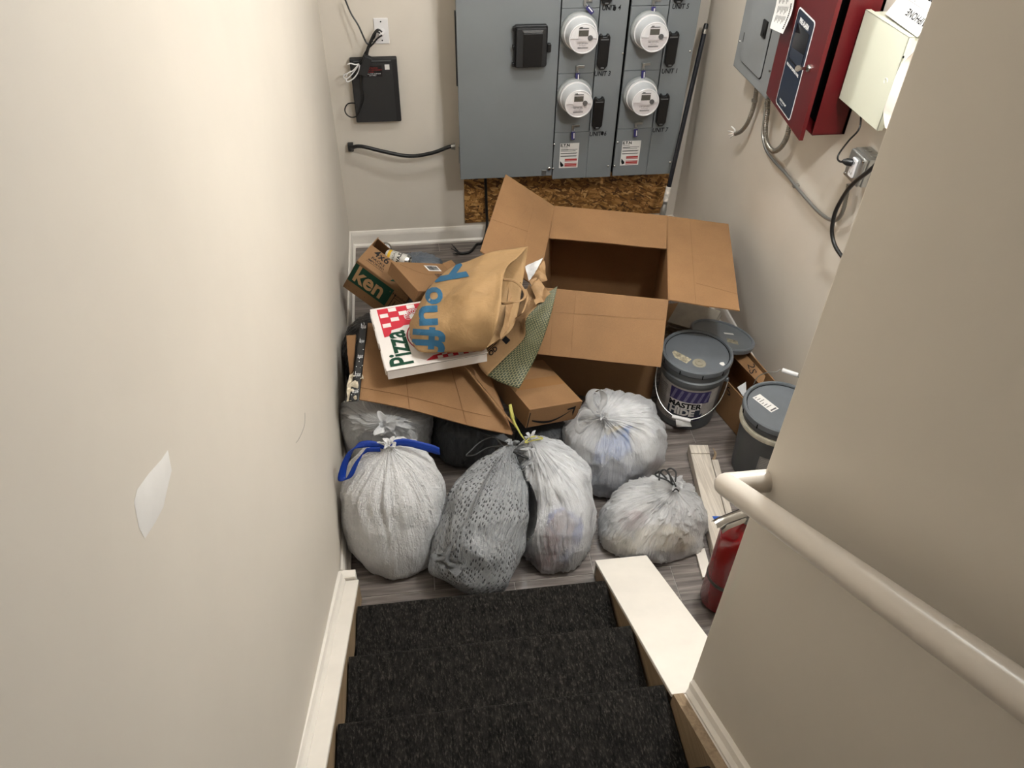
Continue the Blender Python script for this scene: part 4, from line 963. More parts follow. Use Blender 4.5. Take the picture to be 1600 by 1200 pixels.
# folded ridge and tail of film on the grey bag
def surf(px, py, z, off=0): return PZ(px, py, z)
b = MB(); b.ribbon([PZ(783, 712, .385), PZ(764, 742, .375), PZ(748, 775, .355), PZ(735, 805, .335), PZ(718, 828, .305), PZ(705, 852, .27), PZ(697, 868, .245)], [(1, .2, .4), (1, .3, .2)], [.006, .010, .012, .010, .014, .016, .02], .006); obj('film_fold', b, F_GREY, t, True, 0)
crumple('film_tail', [PZ(668, 868, .215), PZ(702, 862, .245), PZ(728, 888, .205), PZ(712, 902, .175)], F_GREY, t, .014, 3, 16, 30)
obj('drawstring', MB().tube([PZ(785, 697, .36), PZ(772, 684, .365), PZ(752, 690, .35), PZ(735, 705, .34), PZ(729, 712, .335), PZ(742, 711, .34), PZ(762, 700, .35), PZ(786, 697, .36)], .0035, 7), BLACK, t, True)
obj('drawstring', MB().tube([PZ(802, 706, .365), PZ(815, 712, .36), PZ(826, 718, .345), PZ(831, 730, .32)], .0045, 7), BLACK, t, True)
# white bag with yellow tie
t = make_bag('refuse_bag', 'white bag with a yellow drawstring between the grey bag and the stair ledge', [(.45, 1.88, .004, .02, .02), (.45, 1.872, .006, .140, .180), (.452, 1.868, .025, .160, .205), (.455, 1.868, .11, .166, .205), (.453, 1.885, .19, .160, .186), (.462, 1.925, .26, .140, .155), (.446, 1.96, .315, .104, .115), (.418, 1.995, .355, .058, .066), (.39, 2.02, .382, .024, .026), (.38, 2.025, .392, .018, .018)], F_WHITE, 7, lump=.012, pleat=.10, npl=24, crease=.011, avoid=[((.20, 1.84, .21), (.182, .20, .20)), ((.10, 1.72, .12), (.15, .16, .14))], key='b3', clear=['b2'])
tuft((.38, 2.025, .388), (0, .1, 1), .018, .018, F_WHITE, t, 1)
b = MB(); b.ribbon([PZ(822, 690, .395), PZ(812, 676, .41), PZ(803, 660, .43), PZ(799, 645, .455), PZ(797, 632, .475), PZ(800, 646, .46), PZ(805, 662, .43), PZ(817, 684, .40)], [(1, .1, 0), (1, .3, .1)], [.004, .006, .010, .014, .012, .012, .007, .004], .0014); obj('drawstring', b, YELRIB, t, True, 0)
obj('drawstring', MB().tube([PZ(820, 692, .393), PZ(828, 684, .40), PZ(838, 682, .40), PZ(848, 685, .395), PZ(834, 688, .392), PZ(822, 692, .39)], .0028, 7), YELRIB, t, True)
inner(t, 900, 750, 900, 900, 0, CORE, .032, 'white_liner')  # added liner, keeps the dark inside from greying the film
for a in ((880, 820, 26, 22, .3, MIDB), (893, 848, 16, 40, .35, MIDB), (874, 840, 24, 40, .3, MAROON), (905, 868, 15, 14, 0, WHT), (850, 885, 40, 10, 0, MAROON)): inner(t, *a)
# large white bag with knotted handles before the carton
t = make_bag('refuse_bag', 'large white bag with knotted loop handles in front of the open carton', [(.775, 2.21, .004, .02, .02), (.775, 2.205, .006, .175, .160), (.775, 2.20, .03, .205, .192), (.778, 2.205, .12, .220, .214), (.778, 2.215, .19, .218, .214), (.778, 2.22, .245, .202, .195), (.772, 2.218, .288, .162, .155), (.745, 2.195, .318, .108, .10), (.712, 2.165, .340, .05, .048), (.695, 2.145, .354, .02, .02), (.69, 2.14, .362, .016, .016)], F_WHITE, 11, lump=.020, pleat=.10, npl=22, crease=.010, facet=.03, avoid=[((.57, 2.42, .26), (.125, .18, .125))], key='b4', clear=[])
K = Vector((.692, 2.142, .360))
for a, c in (((-.02, .02), 1), ((.02, .035), 1)): pass
b = MB(); b.ribbon([PZ(932, 648, .362), PZ(924, 634, .39), PZ(921, 618, .42), PZ(929, 609, .435), PZ(940, 611, .435), PZ(944, 624, .41), PZ(936, 646, .368)], [(1, .2, .3), (.8, -.3, .5), (.5, -.8, .3), (1, 0, .3)], [.012, .028, .034, .036, .036, .03, .012], .0014); obj('knotted_handle', b, F_SMALL, t, True, 0)
b = MB(); b.ribbon([PZ(930, 650, .362), PZ(917, 644, .382), PZ(905, 650, .385), PZ(900, 663, .372), PZ(908, 673, .362), PZ(926, 660, .362)], [(0, .6, .8), (.3, .3, .9), (.6, .5, .6)], [.012, .026, .032, .034, .028, .012], .0014); obj('knotted_handle', b, F_SMALL, t, True, 0)
tuft(K-Vector((0, 0, .008)), (-.2, .1, 1), .02, .024, F_SMALL, t, 3)
inner(t, 900, 750, 900, 900, 0, CORE, .032, 'white_liner')  # added liner whitens the film from inside
for a in ((975, 690, 52, 22, -.35, SKYB), (952, 715, 26, 14, -.2, SKYB), (960, 676, 16, 9, -.6, YELLOWP), (1008, 690, 20, 34, -.3, WHT), (960, 755, 55, 28, -.2, plain('slate_refuse', (70, 84, 116), .6)), (1030, 735, 10, 18, 0, MAROON), (955, 722, 12, 6, .5, CREAM)): inner(t, *a)
# small white bag with black tie behind the ledge
t = make_bag('refuse_bag', 'small bright white bag with a black drawstring behind the white stair ledge', [(.85, 1.83, .004, .02, .02), (.85, 1.825, .006, .190, .135), (.85, 1.822, .025, .212, .158), (.845, 1.825, .08, .214, .163), (.853, 1.828, .135, .204, .156), (.866, 1.832, .18, .172, .135), (.886, 1.832, .215, .118, .095), (.900, 1.828, .243, .055, .05), (.906, 1.825, .258, .02, .02), (.908, 1.824, .266, .016, .016)], F_SMALL, 15, lump=.016, pleat=.12, npl=24, crease=.011, avoid=[((.455, 1.87, .15), (.182, .22, .25)), ((.775, 2.205, .14), (.235, .228, .22))], key='b5', clear=['b3', 'b4'])
tuft((.908, 1.824, .262), (.1, .2, 1), .022, .026, F_SMALL, t, 4)
for k, pp in enumerate(([(1056, 760), (1048, 745), (1043, 735), (1049, 732), (1056, 738), (1055, 752)], [(1052, 758), (1042, 750), (1028, 745), (1024, 741), (1030, 737), (1042, 748)], [(1050, 756), (1046, 742), (1038, 734), (1031, 739), (1030, 750)])):
    obj('drawstring', MB().tube([PZ(x, y, .292+.004*k) for x, y in pp], .0036, 8), BLACK, t, True)
obj('drawstring', MB().tube([PZ(1051, 768, .280), PZ(1056, 764, .284), PZ(1061, 768, .280)], .0028, 6), BLACK, t, True)
inner(t, 900, 750, 900, 900, 0, CORE, .032, 'white_liner')  # white liner added behind the film for brightness
for a in ((985, 815, 24, 15, -.3, MAROON), (965, 808, 16, 12, 0, PALE), (1040, 845, 50, 22, .1, CREAM), (960, 855, 36, 16, .1, CREAM), (970, 862, 9, 6, 0, YELLOWP), (1005, 790, 18, 12, 0, WHT)): inner(t, *a)
# thin white bag behind, tied with a knot, under the flattened carton
t = make_bag('refuse_bag', 'thin translucent white bag with a twisted knot in the left corner under the flat cardboard', [(-.175, 2.40, .004, .02, .02), (-.175, 2.40, .006, .14, .14), (-.175, 2.40, .04, .18, .17), (-.175, 2.40, .13, .195, .185), (-.175, 2.395, .22, .198, .19), (-.175, 2.38, .28, .182, .175), (-.177, 2.335, .312, .145, .14), (-.18, 2.28, .335, .09, .085), (-.18, 2.235, .350, .04, .036), (-.18, 2.218, .356, .018, .018)], F_CLEAR, 19, lump=.014, pleat=.13, npl=18, crease=.010, ztop=lambda p: .375 if p.y < 2.30 else .352, key='b6', clear=['b1'])
tuft((-.18, 2.215, .352), (.1, -.7, .5), .034, .03, F_SMALL, t, 2, fold=3)
inner(t, 900, 750, 900, 900, 0, CORE, .03, 'white_liner')  # added liner lightens the thin film
# darker bags underneath
make_bag('refuse_bag', 'dark smoke grey bag in the shadow behind the grey dimpled bag', [(.155, 2.40, .004, .02, .02), (.155, 2.395, .006, .12, .13), (.155, 2.385, .05, .142, .160), (.155, 2.38, .13, .146, .165), (.155, 2.38, .19, .135, .15), (.155, 2.385, .23, .10, .11), (.155, 2.39, .248, .04, .04), (.155, 2.39, .252, .01, .01)], F_DGREY, 23, crease=.006, avoid=[((-.175, 2.40, .2), (.205, .2, .25)), ((.20, 1.84, .21), (.18, .20, .2))], key='b7', clear=['b6', 'b2', 'b3'])
make_bag('refuse_bag', 'smoke grey bag tucked under the brown smile box', [(.475, 2.33, .004, .02, .02), (.475, 2.325, .006, .08, .13), (.475, 2.31, .04, .105, .165), (.475, 2.31, .1, .11, .165), (.475, 2.32, .14, .10, .14), (.475, 2.33, .168, .05, .08), (.475, 2.33, .172, .01, .01)], F_DGREY, 29, crease=.006, parts=False, key='b8', clear=['b4', 'b3', 'b7'])
make_bag('refuse_bag', 'big black bag against the left wall under the beer carton', [(-.19, 2.84, .004, .02, .02), (-.19, 2.84, .006, .14, .16), (-.19, 2.83, .05, .175, .195), (-.19, 2.83, .15, .185, .20), (-.19, 2.83, .27, .18, .18), (-.19, 2.82, .35, .15, .13), (-.19, 2.81, .40, .09, .08), (-.19, 2.81, .42, .02, .02)], F_BLACK, 31, lump=.02, crease=.008, parts=False, avoid=[((-.176, 3.148, .40), (.21, .19, .19))], key='b9', clear=[])
make_bag('refuse_bag', 'black bag in the middle of the pile below the brown paper bag', [(.20, 2.95, .004, .02, .02), (.20, 2.95, .006, .15, .16), (.20, 2.93, .05, .185, .195), (.20, 2.93, .16, .19, .2), (.20, 2.93, .28, .17, .17), (.20, 2.93, .36, .10, .10), (.20, 2.93, .385, .02, .02)], F_BLACK, 37, lump=.02, crease=.008, parts=False, key='b10', clear=['b9'])
make_bag('refuse_bag', 'low black bag showing between the tile floor and the brown paper bag', [(.25, 3.39, .004, .02, .02), (.25, 3.39, .006, .17, .12), (.25, 3.38, .05, .21, .145), (.25, 3.38, .14, .21, .145), (.26, 3.39, .22, .17, .11), (.26, 3.39, .26, .09, .05), (.26, 3.39, .268, .01, .01)], F_BLACK, 41, lump=.02, crease=.010, parts=False, key='b11', clear=['b10'])
make_bag('refuse_bag', 'crinkled blue grey bag at the back by the beer cans', [(-.015, 3.62, .004, .02, .02), (-.015, 3.62, .006, .12, .11), (-.015, 3.61, .05, .155, .14), (-.015, 3.60, .13, .155, .14), (-.015, 3.59, .20, .12, .11), (-.015, 3.58, .235, .05, .05), (-.015, 3.58, .245, .01, .01)], F_BLUEGREY, 43, lump=.02, crease=.012, parts=False, key='b12', clear=['b11'])

# ------------------------------------------------------------------ open carton
ct = thing('open_carton', 'big brown open cardboard carton with four flaps in the back right of the room', 'carton', (.86, 3.0, 0))
cu = Vector((.962, -.2735, 0)).normalized(); cv_ = Vector((.2735, .962, 0)).normalized(); FLc = Vector((.502, 2.722, 0)); CW, CD, CH, TH = .568, .727, .602, .005
def cp(a, b_, z): return FLc+cu*a+cv_*b_+Vector((0, 0, z))
def panel(name, a0, b0, a1, b1, z0=.004, z1=CH):
    d = (cp(a1, b1, 0)-cp(a0, b0, 0)); n = d.cross(Vector((0, 0, 1))).normalized()*TH
    A, B = cp(a0, b0, z0), cp(a1, b1, z0); h = Vector((0, 0, z1-z0))
    return obj(name, MB().add([A, B, B+h, A+h, A-n, B-n, B+h-n, A+h-n], [(0, 1, 2, 3), (7, 6, 5, 4), (0, 4, 5, 1), (1, 5, 6, 2), (2, 6, 7, 3), (3, 7, 4, 0)]), CARD, ct)
panel('front_wall', 0, 0, CW, 0); panel('right_wall', CW, 0, CW, CD); panel('back_wall', CW, CD, 0, CD); panel('left_wall', 0, CD, 0, 0)
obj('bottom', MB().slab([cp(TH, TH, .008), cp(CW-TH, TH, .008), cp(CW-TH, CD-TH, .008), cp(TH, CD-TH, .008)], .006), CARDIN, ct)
def flap(name, h0, h1, ext, creases=(), split=None, sk=(.006, .006)):
    """flap from hinge h0-h1 reaching out by vector ext"""
    h0, h1, ext = Vector(h0), Vector(h1), Vector(ext); d = (h1-h0).normalized(); a, b_ = h0+d*.003, h1-d*.003
    c, e = h1+ext-d*sk[1], h0+ext+d*sk[0]; nu, nv = 12, 10; n = d.cross(ext).normalized(); g = []
    for i in range(nu):
        u = i/(nu-1); rw = []
        for j in range(nv):
            v = j/(nv-1); p = a*(1-u)*(1-v)+b_*u*(1-v)+c*u*v+e*(1-u)*v
            rw.append(p+n*(.004*noise.noise(p*7)*v))
        g.append(rw)
    o = obj(name, MB().sheet(g, TH), CARD, ct, True, 30)
    fn = gfn(g, TH/2+.0006)
    for k, (u0, v0, u1, v1) in enumerate(creases):
        m = 10; pts = [fn(u0+(u1-u0)*i/m, v0+(v1-v0)*i/m) for i in range(m+1)]
        obj('crease', MB().tube(pts, .0006, 5, 0), CARD2, o)
    return o
out_f = -cv_; 
flap('front_flap', cp(0, 0, CH), cp(CW, 0, CH), out_f*.207+Vector((0, 0, -.2)), [(0, .36, 1, .30), (.13, 0, .15, 1), (.30, 0, .31, 1)])
flap('right_flap', cp(CW, 0, CH), cp(CW, CD, CH), cu*.296+Vector((0, 0, -.012)), [(0, .38, 1, .36), (.22, .4, .17, 1)], sk=(-.012, .005))
flap('left_flap', cp(0, CD, CH), cp(0, 0, CH), -cu*.249+Vector((0, 0, .150)), [(0, .36, 1, .36), (.5, .35, .62, 1), (.1, .4, .95, .8)])
flap('back_flap', cp(0, CD, CH), cp(CW, CD, CH), -cv_*.275+Vector((0, 0, -.022)), [(.5, 0, .5, 1)])
q = cp(CW-.03, .03, 0); tag(obj('paper_cup', MB().lathe([(.028, 0), (.036, .07), (.0375, .072), (.0345, .072), (.027, .004), (0, .004)], 24, cp(CW-.08, .09, .012)), WHT, smooth=True), 'small white paper cup inside the open carton', 'cup')

# ------------------------------------------------------------------ pizza box on the flattened carton
pz = thing('pizza_box', 'white pizza box with red checks lying on the flat cardboard', 'pizza box', (.018, 2.552, .487))
pc, px_, py_, pz_ = Vector((.018, 2.552, .515)), Vector((.987, .161, .006)).normalized(), Vector((-.161, .987, .018)).normalized(), Vector((-.003, -.019, 1)).normalized(); PD, PH = .41, .045
obj('tray', MB().obox(pc-pz_*.004, px_, py_, pz_, (PD-.006, PD-.006, PH-.004)), PIZZAW, pz, bevel=.001)
obj('lid', MB().obox(pc+pz_*(PH/2), px_, py_, pz_, (PD, PD, .003)), PIZZAW, pz)
for i, (a, c) in enumerate(((-.19, -.075), (-.03, .07), (.10, .19))):
    obj('tuck_flap', MB().obox(pc-px_*(PD/2+.002)+py_*((a+c)/2)+pz_*(.006), px_, py_, pz_, (.0025, c-a, PH-.012)), PIZZAW, pz)
obj('front_seam', MB().obox(pc-py_*(PD/2-.0025)+pz_*(PH/2-.004), px_, py_, pz_, (PD-.01, .0012, .002)), GREYINK, pz)
lid_fn = lambda x, y: pc+px_*x+py_*y+pz_*(PH/2+.0024)
bR, bW = MB(), MB(); cs_ = .030
for i in range(9):
    for j in range(11):
        x0_, y0_ = -.178+i*.0395, .193-j*.0345
        if (i+j) % 2: continue
        if i <= 4 and j <= 8-i*.6 or (i > 4 and j > 6): decal(bR, lid_fn, x0_, x0_+.0395, y0_-.0345, y0_)
bR2 = MB()
for j in range(9):
    for i in range(4):
        if (i+j) % 2 == 0: continue
        x0_, y0_ = -.178+i*.0395, .193-j*.0345
        if j <= 5: decal(bR2, lid_fn, x0_+.028, x0_+.0395, y0_-.0345, y0_)
b = MB()
# red field with white checks
fld = [(-.178, .193), (.03, .193), (.03, .10), (-.03, .06), (-.088, .058), (-.100, .048), (-.142, .040), (-.150, .006), (-.178, .0)]
pr = obj('red_field', MB().add([lid_fn(*p) for p in fld], [tuple(range(len(fld)))]), REDINK, pz)
lid2 = lambda x, y: lid_fn(x, y)+pz_*.0004
for j in range(7):
    for i in range(5):
        if (i+j) % 2 == 0: continue
        x0_, y0_ = -.172+i*.040, .190-j*.034
        if x0_+.034 < .03 and y0_-.026 > (.066 if i > 0 else .01): decal(b, lid2, x0_, x0_+.034, y0_-.026, y0_)
obj('white_check', b, PIZZAW, pr)
fld = [(-.03, -.185), (.19, -.185), (.19, -.12), (.02, -.165)]
pr2 = obj('red_field', MB().add([lid_fn(*p) for p in ((-.045, -.187), (.195, -.187), (.195, -.13), (-.01, -.162))], [(0, 1, 2, 3)]), REDINK, pz)
b = MB()
for i in range(5): decal(b, lid2, .005+i*.042, .026+i*.042, -.186, -.170); decal(b, lid2, .026+i*.042, .047+i*.042, -.168, -.150 if i else -.160)
obj('white_check', b, PIZZAW, pr2)
for r0, r1 in ((.125, .120), (.112, .110), (.085, .080)):
    b = MB(); m = 60
    for i in range(m):
        a, c = 2*math.pi*i/m, 2*math.pi*(i+1)/m; cx, cyy = .035, -.03
        b.add([lid2(cx+r0*math.cos(a), cyy+r0*math.sin(a)), lid2(cx+r0*math.cos(c), cyy+r0*math.sin(c)), lid2(cx+r1*math.cos(c), cyy+r1*math.sin(c)), lid2(cx+r1*math.cos(a), cyy+r1*math.sin(a))], [(0, 1, 2, 3)])
    obj('printed_ring', b, LRED, pz)
b = MB()
for i in range(9):
    a = math.radians(20+i*22); c = (-.03+.028*math.cos(a), .115+.028*math.sin(a)); m = 14
    for k in range(m):
        a0, a1 = 2*math.pi*k/m, 2*math.pi*(k+1)/m; R0, R1 = .017, .0145
        f3 = lambda r, t_: lid2(c[0]+r*math.cos(t_), c[1]+r*math.sin(t_))+pz_*.0004
        b.add([f3(R0, a0), f3(R0, a1), f3(R1, a1), f3(R1, a0)], [(0, 1, 2, 3)])
obj('printed_flower', b, WINK, pr)
text('Pizza', .130, lid2, DGREEN, pz, 'pizza_lettering', bold=.0028, sx=.86, rot=math.pi/2, at=(-.134, -.082), sub=0)

# ------------------------------------------------------------------ flattened carton, strip and scraps on its left edge
fc = thing('flat_cardboard', 'flattened brown cardboard with a green sticker under the pizza box', 'cardboard', (.03, 2.35, .33))
q0, q1, q2, q3 = PZ(570, 505, .455), PZ(559, 624, .425), PZ(800, 680, .297), Vector((.22, 2.62, .43))
g = coons([q0, q0.lerp(q3, .5)+Vector((0, 0, .004)), q3], [q1, PZ(640, 640, .398), PZ(732, 665, .350), q2], [q0, q1], [q3, q2], 28, 14)
o = obj('top_layer', MB().sheet(g, .005), CARD2, fc, True, 25)
g2 = [[p+Vector((.006, .012, -.0085)) for p in r] for r in g]
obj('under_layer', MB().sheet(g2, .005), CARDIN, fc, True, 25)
fn = gfn(g, .0035)
for u in (.33, .70): obj('crease', MB().tube([fn(u, v/10) for v in range(1, 11)], .0009, 5, 0), CARDIN, o)
obj('crease', MB().tube([fn(u/10, .86) for u in range(0, 10)], .0009, 5, 0), CARDIN, o)
st_p = PZ(755, 649, .336); sfn = plane_fn(st_p+Vector((0, 0, .004)), (1, -.1, -.2), (0, 1, .1), .0008)
s_ = obj('green_sticker', decal(MB(), sfn, -.011, .011, -.017, .017), GREENST, fc, label='small bright green sticker')
sfn2 = plane_fn(st_p+Vector((0, 0, .004)), (1, -.1, -.2), (0, 1, .1), .0014); text('23', .015, sfn2, DGREEN, s_, rot=1.2)
bs = thing('black_mailer', 'black plastic mailer strip with white lettering along the left edge of the flat cardboard', 'mailer', (-.27, 2.5, .46))
g = coons([PZ(563, 500, .475), PZ(556, 560, .465), PZ(545, 628, .435)], [PZ(575, 502, .468), PZ(568, 565, .456), PZ(561, 627, .434)], [PZ(563, 500, .475), PZ(575, 502, .468)], [PZ(545, 628, .435), PZ(561, 627, .434)], 18, 6)
for r in g:
    for p in r: p.z += .006*noise.noise(p*30)
o = obj('film_strip', MB().sheet(g, .0012), BLACK, bs, True, 0)
fn = gfn(g, .004)
vs, fs = text2d('prime', .5)
for u in (.10, .30, .50, .72, .9):
    obj('white_lettering', MB().add([fn(u+y*.16, .5+x*.55) for x, y in vs], fs), WINK, o)
for i in range(12):
    u, v = random.random()*.95, .1+random.random()*.8; obj('white_fleck', decal(MB(), fn, u, u+.010, v, v+.10), WINK, o)
t = thing('torn_cardboard', 'torn scrap of brown cardboard beside the black mailer strip', 'cardboard', (-.31, 2.55, .44))
crumple('scrap', [PZ(541, 524, .44), PZ(556, 523, .452), PZ(551, 578, .44), PZ(547, 590, .42)], CARD2, t, .004, 5, 10, 20, .004)
t = thing('crumpled_tissue', 'crumpled cream tissue at the left corner of the flat cardboard', 'tissue', (-.29, 2.35, .45))
crumple('upper_wad', [PZ(545, 582, .462), PZ(563, 571, .462), PZ(568, 588, .46), PZ(541, 606, .452)], TISSUE, t, .018, 9, 16, 34)
crumple('lower_wad', [PZ(543, 604, .455), PZ(560, 597, .452), PZ(557, 624, .442), PZ(543, 626, .437)], TISSUE, t, .014, 12, 16, 34)

# ------------------------------------------------------------------ brown box with a printed smile
az_ = thing('smile_box', 'brown shipping box with a black printed smile arrow in front of the open carton', 'box', (.44, 2.42, .22))
ac, aX, aY, aZ = Vector((.458, 2.416, .270)), Vector((.914, .339, -.221)).normalized(), Vector((-.359, .932, -.052)).normalized(), None
aZ = aX.cross(aY).normalized(); aY = aZ.cross(aX).normalized(); AD = (.262, .33, .093)
obj('body', MB().obox(ac, aX, aY, aZ, AD), CARD2, az_, bevel=.0015)
top_fn = lambda x, y: ac+aX*x+aY*y+aZ*(AD[2]/2+.0006)
obj('packing_tape', decal(MB(), top_fn, -.128, .128, -.03, .035), plain('brown_tape', (150, 112, 74), .25), az_)
fr_fn = lambda x, y: ac+aX*x+aZ*y-aY*(AD[1]/2+.0007)
b = MB(); m = 24; up_, dn_ = [], []
for i in range(m+1):
    s = i/m; x = -.108+s*.195; yb_ = -.012-.030*math.sin(math.pi*min(1, s*1.02))*1.0+.018*s; w_ = .0125*math.sin(math.pi*(.12+.88*s))**.7*(1-.35*s)+.001
    up_.append(fr_fn(x, yb_+w_*.5)); dn_.append(fr_fn(x, yb_-w_*.5))
b.add(up_+dn_, [(i, i+1, m+2+i, m+1+i) for i in range(m)])
b.add([fr_fn(x, y) for x, y in ((.060, .018), (.104, .026), (.100, -.026), (.092, -.004), (.094, .012), (.066, .010))], [(0, 1, 4, 5), (1, 2, 3, 4)])
obj('smile_print', b, INK, az_); obj('side_stripe', decal(MB(), fr_fn, -.127, -.122, -.044, .03), INK, az_)
# its long side flap, folded out
f0, f1 = PZ(734, 580, .405), PZ(806, 666, .325)
g0 = [f0, f1, f1+Vector((-.022, -.012, .038)), f0+Vector((-.022, -.012, .038))]
o = obj('side_flap', MB().slab(g0, .004), CARD2, az_)
ff = (f1-f0).normalized(); fv = (g0[3]-g0[0]).normalized(); nn = ff.cross(fv); nn = -nn if nn.dot(CAM-f0) < 0 else nn
text('U3', .042, lambda x, y: f0+ff*(.10+x)+fv*(.021+y)+nn*.0028, INK, o, bold=.0004, sx=1.1)

# ------------------------------------------------------------------ beer carton, cans, barcode box
hb = thing('beer_carton', 'brown beer carton with a green band tilted against the left wall', 'carton', (-.17, 3.15, .25))
hX, hY = Vector((.767, -.383, -.515)).normalized(), Vector((.473, .879, .051)).normalized(); hZ = hX.cross(hY).normalized(); hY = hZ.cross(hX).normalized()
hc = Vector((-.160, 3.148, .404)); HD = (.285, .205, .204)
def hp(a, b_, c): return hc+hX*(a*HD[0]/2)+hY*(b_*HD[1]/2)+hZ*(c*HD[2]/2)
def hpan(name, pts, m=CARD2): return obj(name, MB().slab([hp(*p) for p in pts], .004), m, hb)
front = hpan('front_panel', [(-1, -1, -1), (1, -1, -1), (1, -1, 1), (-1, -1, 1)])
topp = hpan('top_panel', [(-1, -1, 1), (1, -1, 1), (1, .30, 1), (-1, .30, 1)])
hpan('end_panel', [(-1, -1, -1), (-1, -1, 1), (-1, 1, 1), (-1, 1, -1)]); hpan('end_panel', [(1, -1, -1), (1, -1, 1), (1, 1, 1), (1, 1, -1)])
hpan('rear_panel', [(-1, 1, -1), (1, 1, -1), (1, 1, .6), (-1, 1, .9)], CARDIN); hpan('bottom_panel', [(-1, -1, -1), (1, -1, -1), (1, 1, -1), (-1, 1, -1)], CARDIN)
ffn = lambda x, y: hc+hX*x+hZ*y-hY*(HD[1]/2+.0028)
bd = obj('green_band', decal(MB(), ffn, -.142, .070, -.040, .088), DGREEN, front)
ffn2 = lambda x, y: ffn(x, y)-hY*.0006
text('ken', .150, ffn2, plain('carton_print_tan', (190, 152, 108), .7), bd, bold=.004, sx=.74, at=(-.045, .026)); text('R', .014, ffn2, CARD2, bd, at=(.058, .066))
b = MB(); decal(b, ffn, .085, .088, -.09, .07); decal(b, ffn, .085, .135, .045, .048); text('Heineken', .030, ffn, None, None, mb=b, at=(.112, .066), sx=.7); decal(b, ffn, .100, .103, -.05, .03)
for i in range(4): b.add([ffn(-.12+i*.045+.002*math.cos(k), -.075+.002*math.sin(k)) for k in (0, 1.5, 3, 4.5)], [(0, 1, 2, 3)])
obj('fine_print', b, INK, front)
tfn = lambda x, y: hc+hX*x+hY*y+hZ*(HD[2]/2+.0028)
b = MB(); text('4x6', .060, tfn, None, None, mb=b, at=(-.068, .004), bold=.0008, sx=.9); text('PACKS', .022, tfn, None, None, mb=b, at=(-.068, -.035), sx=1.1, bold=.0004); text('IMPORTED', .018, tfn, None, None, mb=b, at=(-.068, -.056), bold=.0003); decal(b, tfn, -.115, -.02, -.070, -.068)
obj('top_print', b, INK, topp)
b = MB(); star = []
for k in range(10):
    r = .056 if k % 2 == 0 else .023; a = math.pi/2+k*math.pi/5; star.append(tfn(.062+r*math.cos(a), -.042+r*math.sin(a)))
b.add(star+[tfn(.062, -.042)], [(k, (k+1) % 10, 10) for k in range(10)]); obj('green_star', b, DGREEN, topp)
CANM = plain('can_aluminium', (196, 194, 190), .22, .9); CANL = plain('can_white_label', (206, 204, 198), .35, .3); CANY = plain('can_yellow_label', (214, 172, 40), .4, .2)
def can(name, label, a, b_, body, r=.033):
    a, b_ = Vector(a), Vector(b_); ax = (b_-a).normalized(); L = .122; t_ = thing(name, label, 'can', a, 'empty drink cans in the beer carton')
    obj('can_body', MB().lathe([(.026, .003), (r, .012), (r, L-.016)], 28, a, ax), body, t_, True); obj('can_top', MB().lathe([(r, L-.016), (.027, L-.003), (.0265, L), (.0245, L), (.0235, L-.005), (0, L-.005)], 28, a, ax), CANM, t_, True, 35)
    obj('can_base', MB().lathe([(0, .010), (.018, .008), (.0235, 0), (.026, .003)], 28, a, ax), CANM, t_, True)
    return t_, ax
can('drink_can', 'silver drink can with its base turned to the viewer in the beer carton', PZ(603, 388, .37), PZ(603, 388, .37)+Vector((-.2, .65, -.45)), CANM)
a = PZ(603, 399, .505); t_, ax = can('drink_can', 'white drink can with dark print lying on top of the beer carton', a, PZ(640, 410, .49), CANL)
e1 = Vector((0, 0, 1)); e1 = (e1-ax*e1.dot(ax)).normalized(); e2 = ax.cross(e1)
cf = lambda x, y: a+ax*(.062+x)+(e1*math.cos(y/.0335)+e2*math.sin(y/.0335))*.0337
b = MB(); text('CLAW', .024, cf, None, None, mb=b, rot=math.pi/2, sub=1, bold=.0008, at=(.012, .022)); text('LAGER', .016, cf, None, None, mb=b, rot=math.pi/2, sub=1, at=(-.014, .022)); obj('can_print', b, INK, t_)
obj('yellow_band', MB().lathe([(.0334, .016), (.0334, .030)], 28, a, ax), CANY, t_, True)
can('drink_can', 'yellow drink can peeping out under the white can', PZ(612, 418, .395), PZ(640, 427, .37), CANY)
# brown box with barcode
bx = thing('barcode_box', 'brown cardboard box with a white barcode label next to the beer carton', 'box', (.036, 2.93, .45))
wX, wY = Vector((.807, .451, -.381)).normalized(), Vector((-.457, .886, .082)).normalized(); wZ = wX.cross(wY).normalized(); wY = wZ.cross(wX).normalized()
wc = Vector((.046, 2.955, .512)); WD = (.29, .244, .06)
obj('body', MB().obox(wc-wZ*.008, wX, wY, wZ, WD), CARD2, bx, bevel=.002)
obj('open_flap', MB().slab([wc+wX*.143+wY*.12+wZ*.022, wc+wX*.143-wY*.12+wZ*.022, wc+wX*.18-wY*.11+wZ*.05, wc+wX*.18+wY*.11+wZ*.05], .004), CARD2, bx)
wf = lambda x, y: wc+wX*x+wY*y+wZ*(WD[2]/2-.008+.0008); wf2 = lambda x, y: wf(x, y)+wZ*.0006
l = obj('barcode_label', decal(MB(), wf, .02, .095, .050, .098), LABEL, bx, label='white barcode label'); b = MB(); x = .030
while x < .086:
    wdt = random.choice((.0012, .0022, .0032)); decal(b, wf2, x, x+wdt, .058, .092); x += wdt+random.choice((.0012, .002))
obj('bars', b, INK, l); l2 = obj('dark_stamp', decal(MB(), wf, .035, .095, -.005, .025), plain('dark_brown_print', (70, 48, 34), .6), bx)
b = MB(); decal(b, wf2, .040, .044, .0, .02); decal(b, wf2, .05, .052, .0, .02); decal(b, wf2, .058, .064, .0, .02); obj('bars', b, CARD2, l2)
obj('tape_edge', MB().tube([wf(-.11, .10), wf(-.04, .03), wf(.03, .01)], .001, 5), CARD, bx)

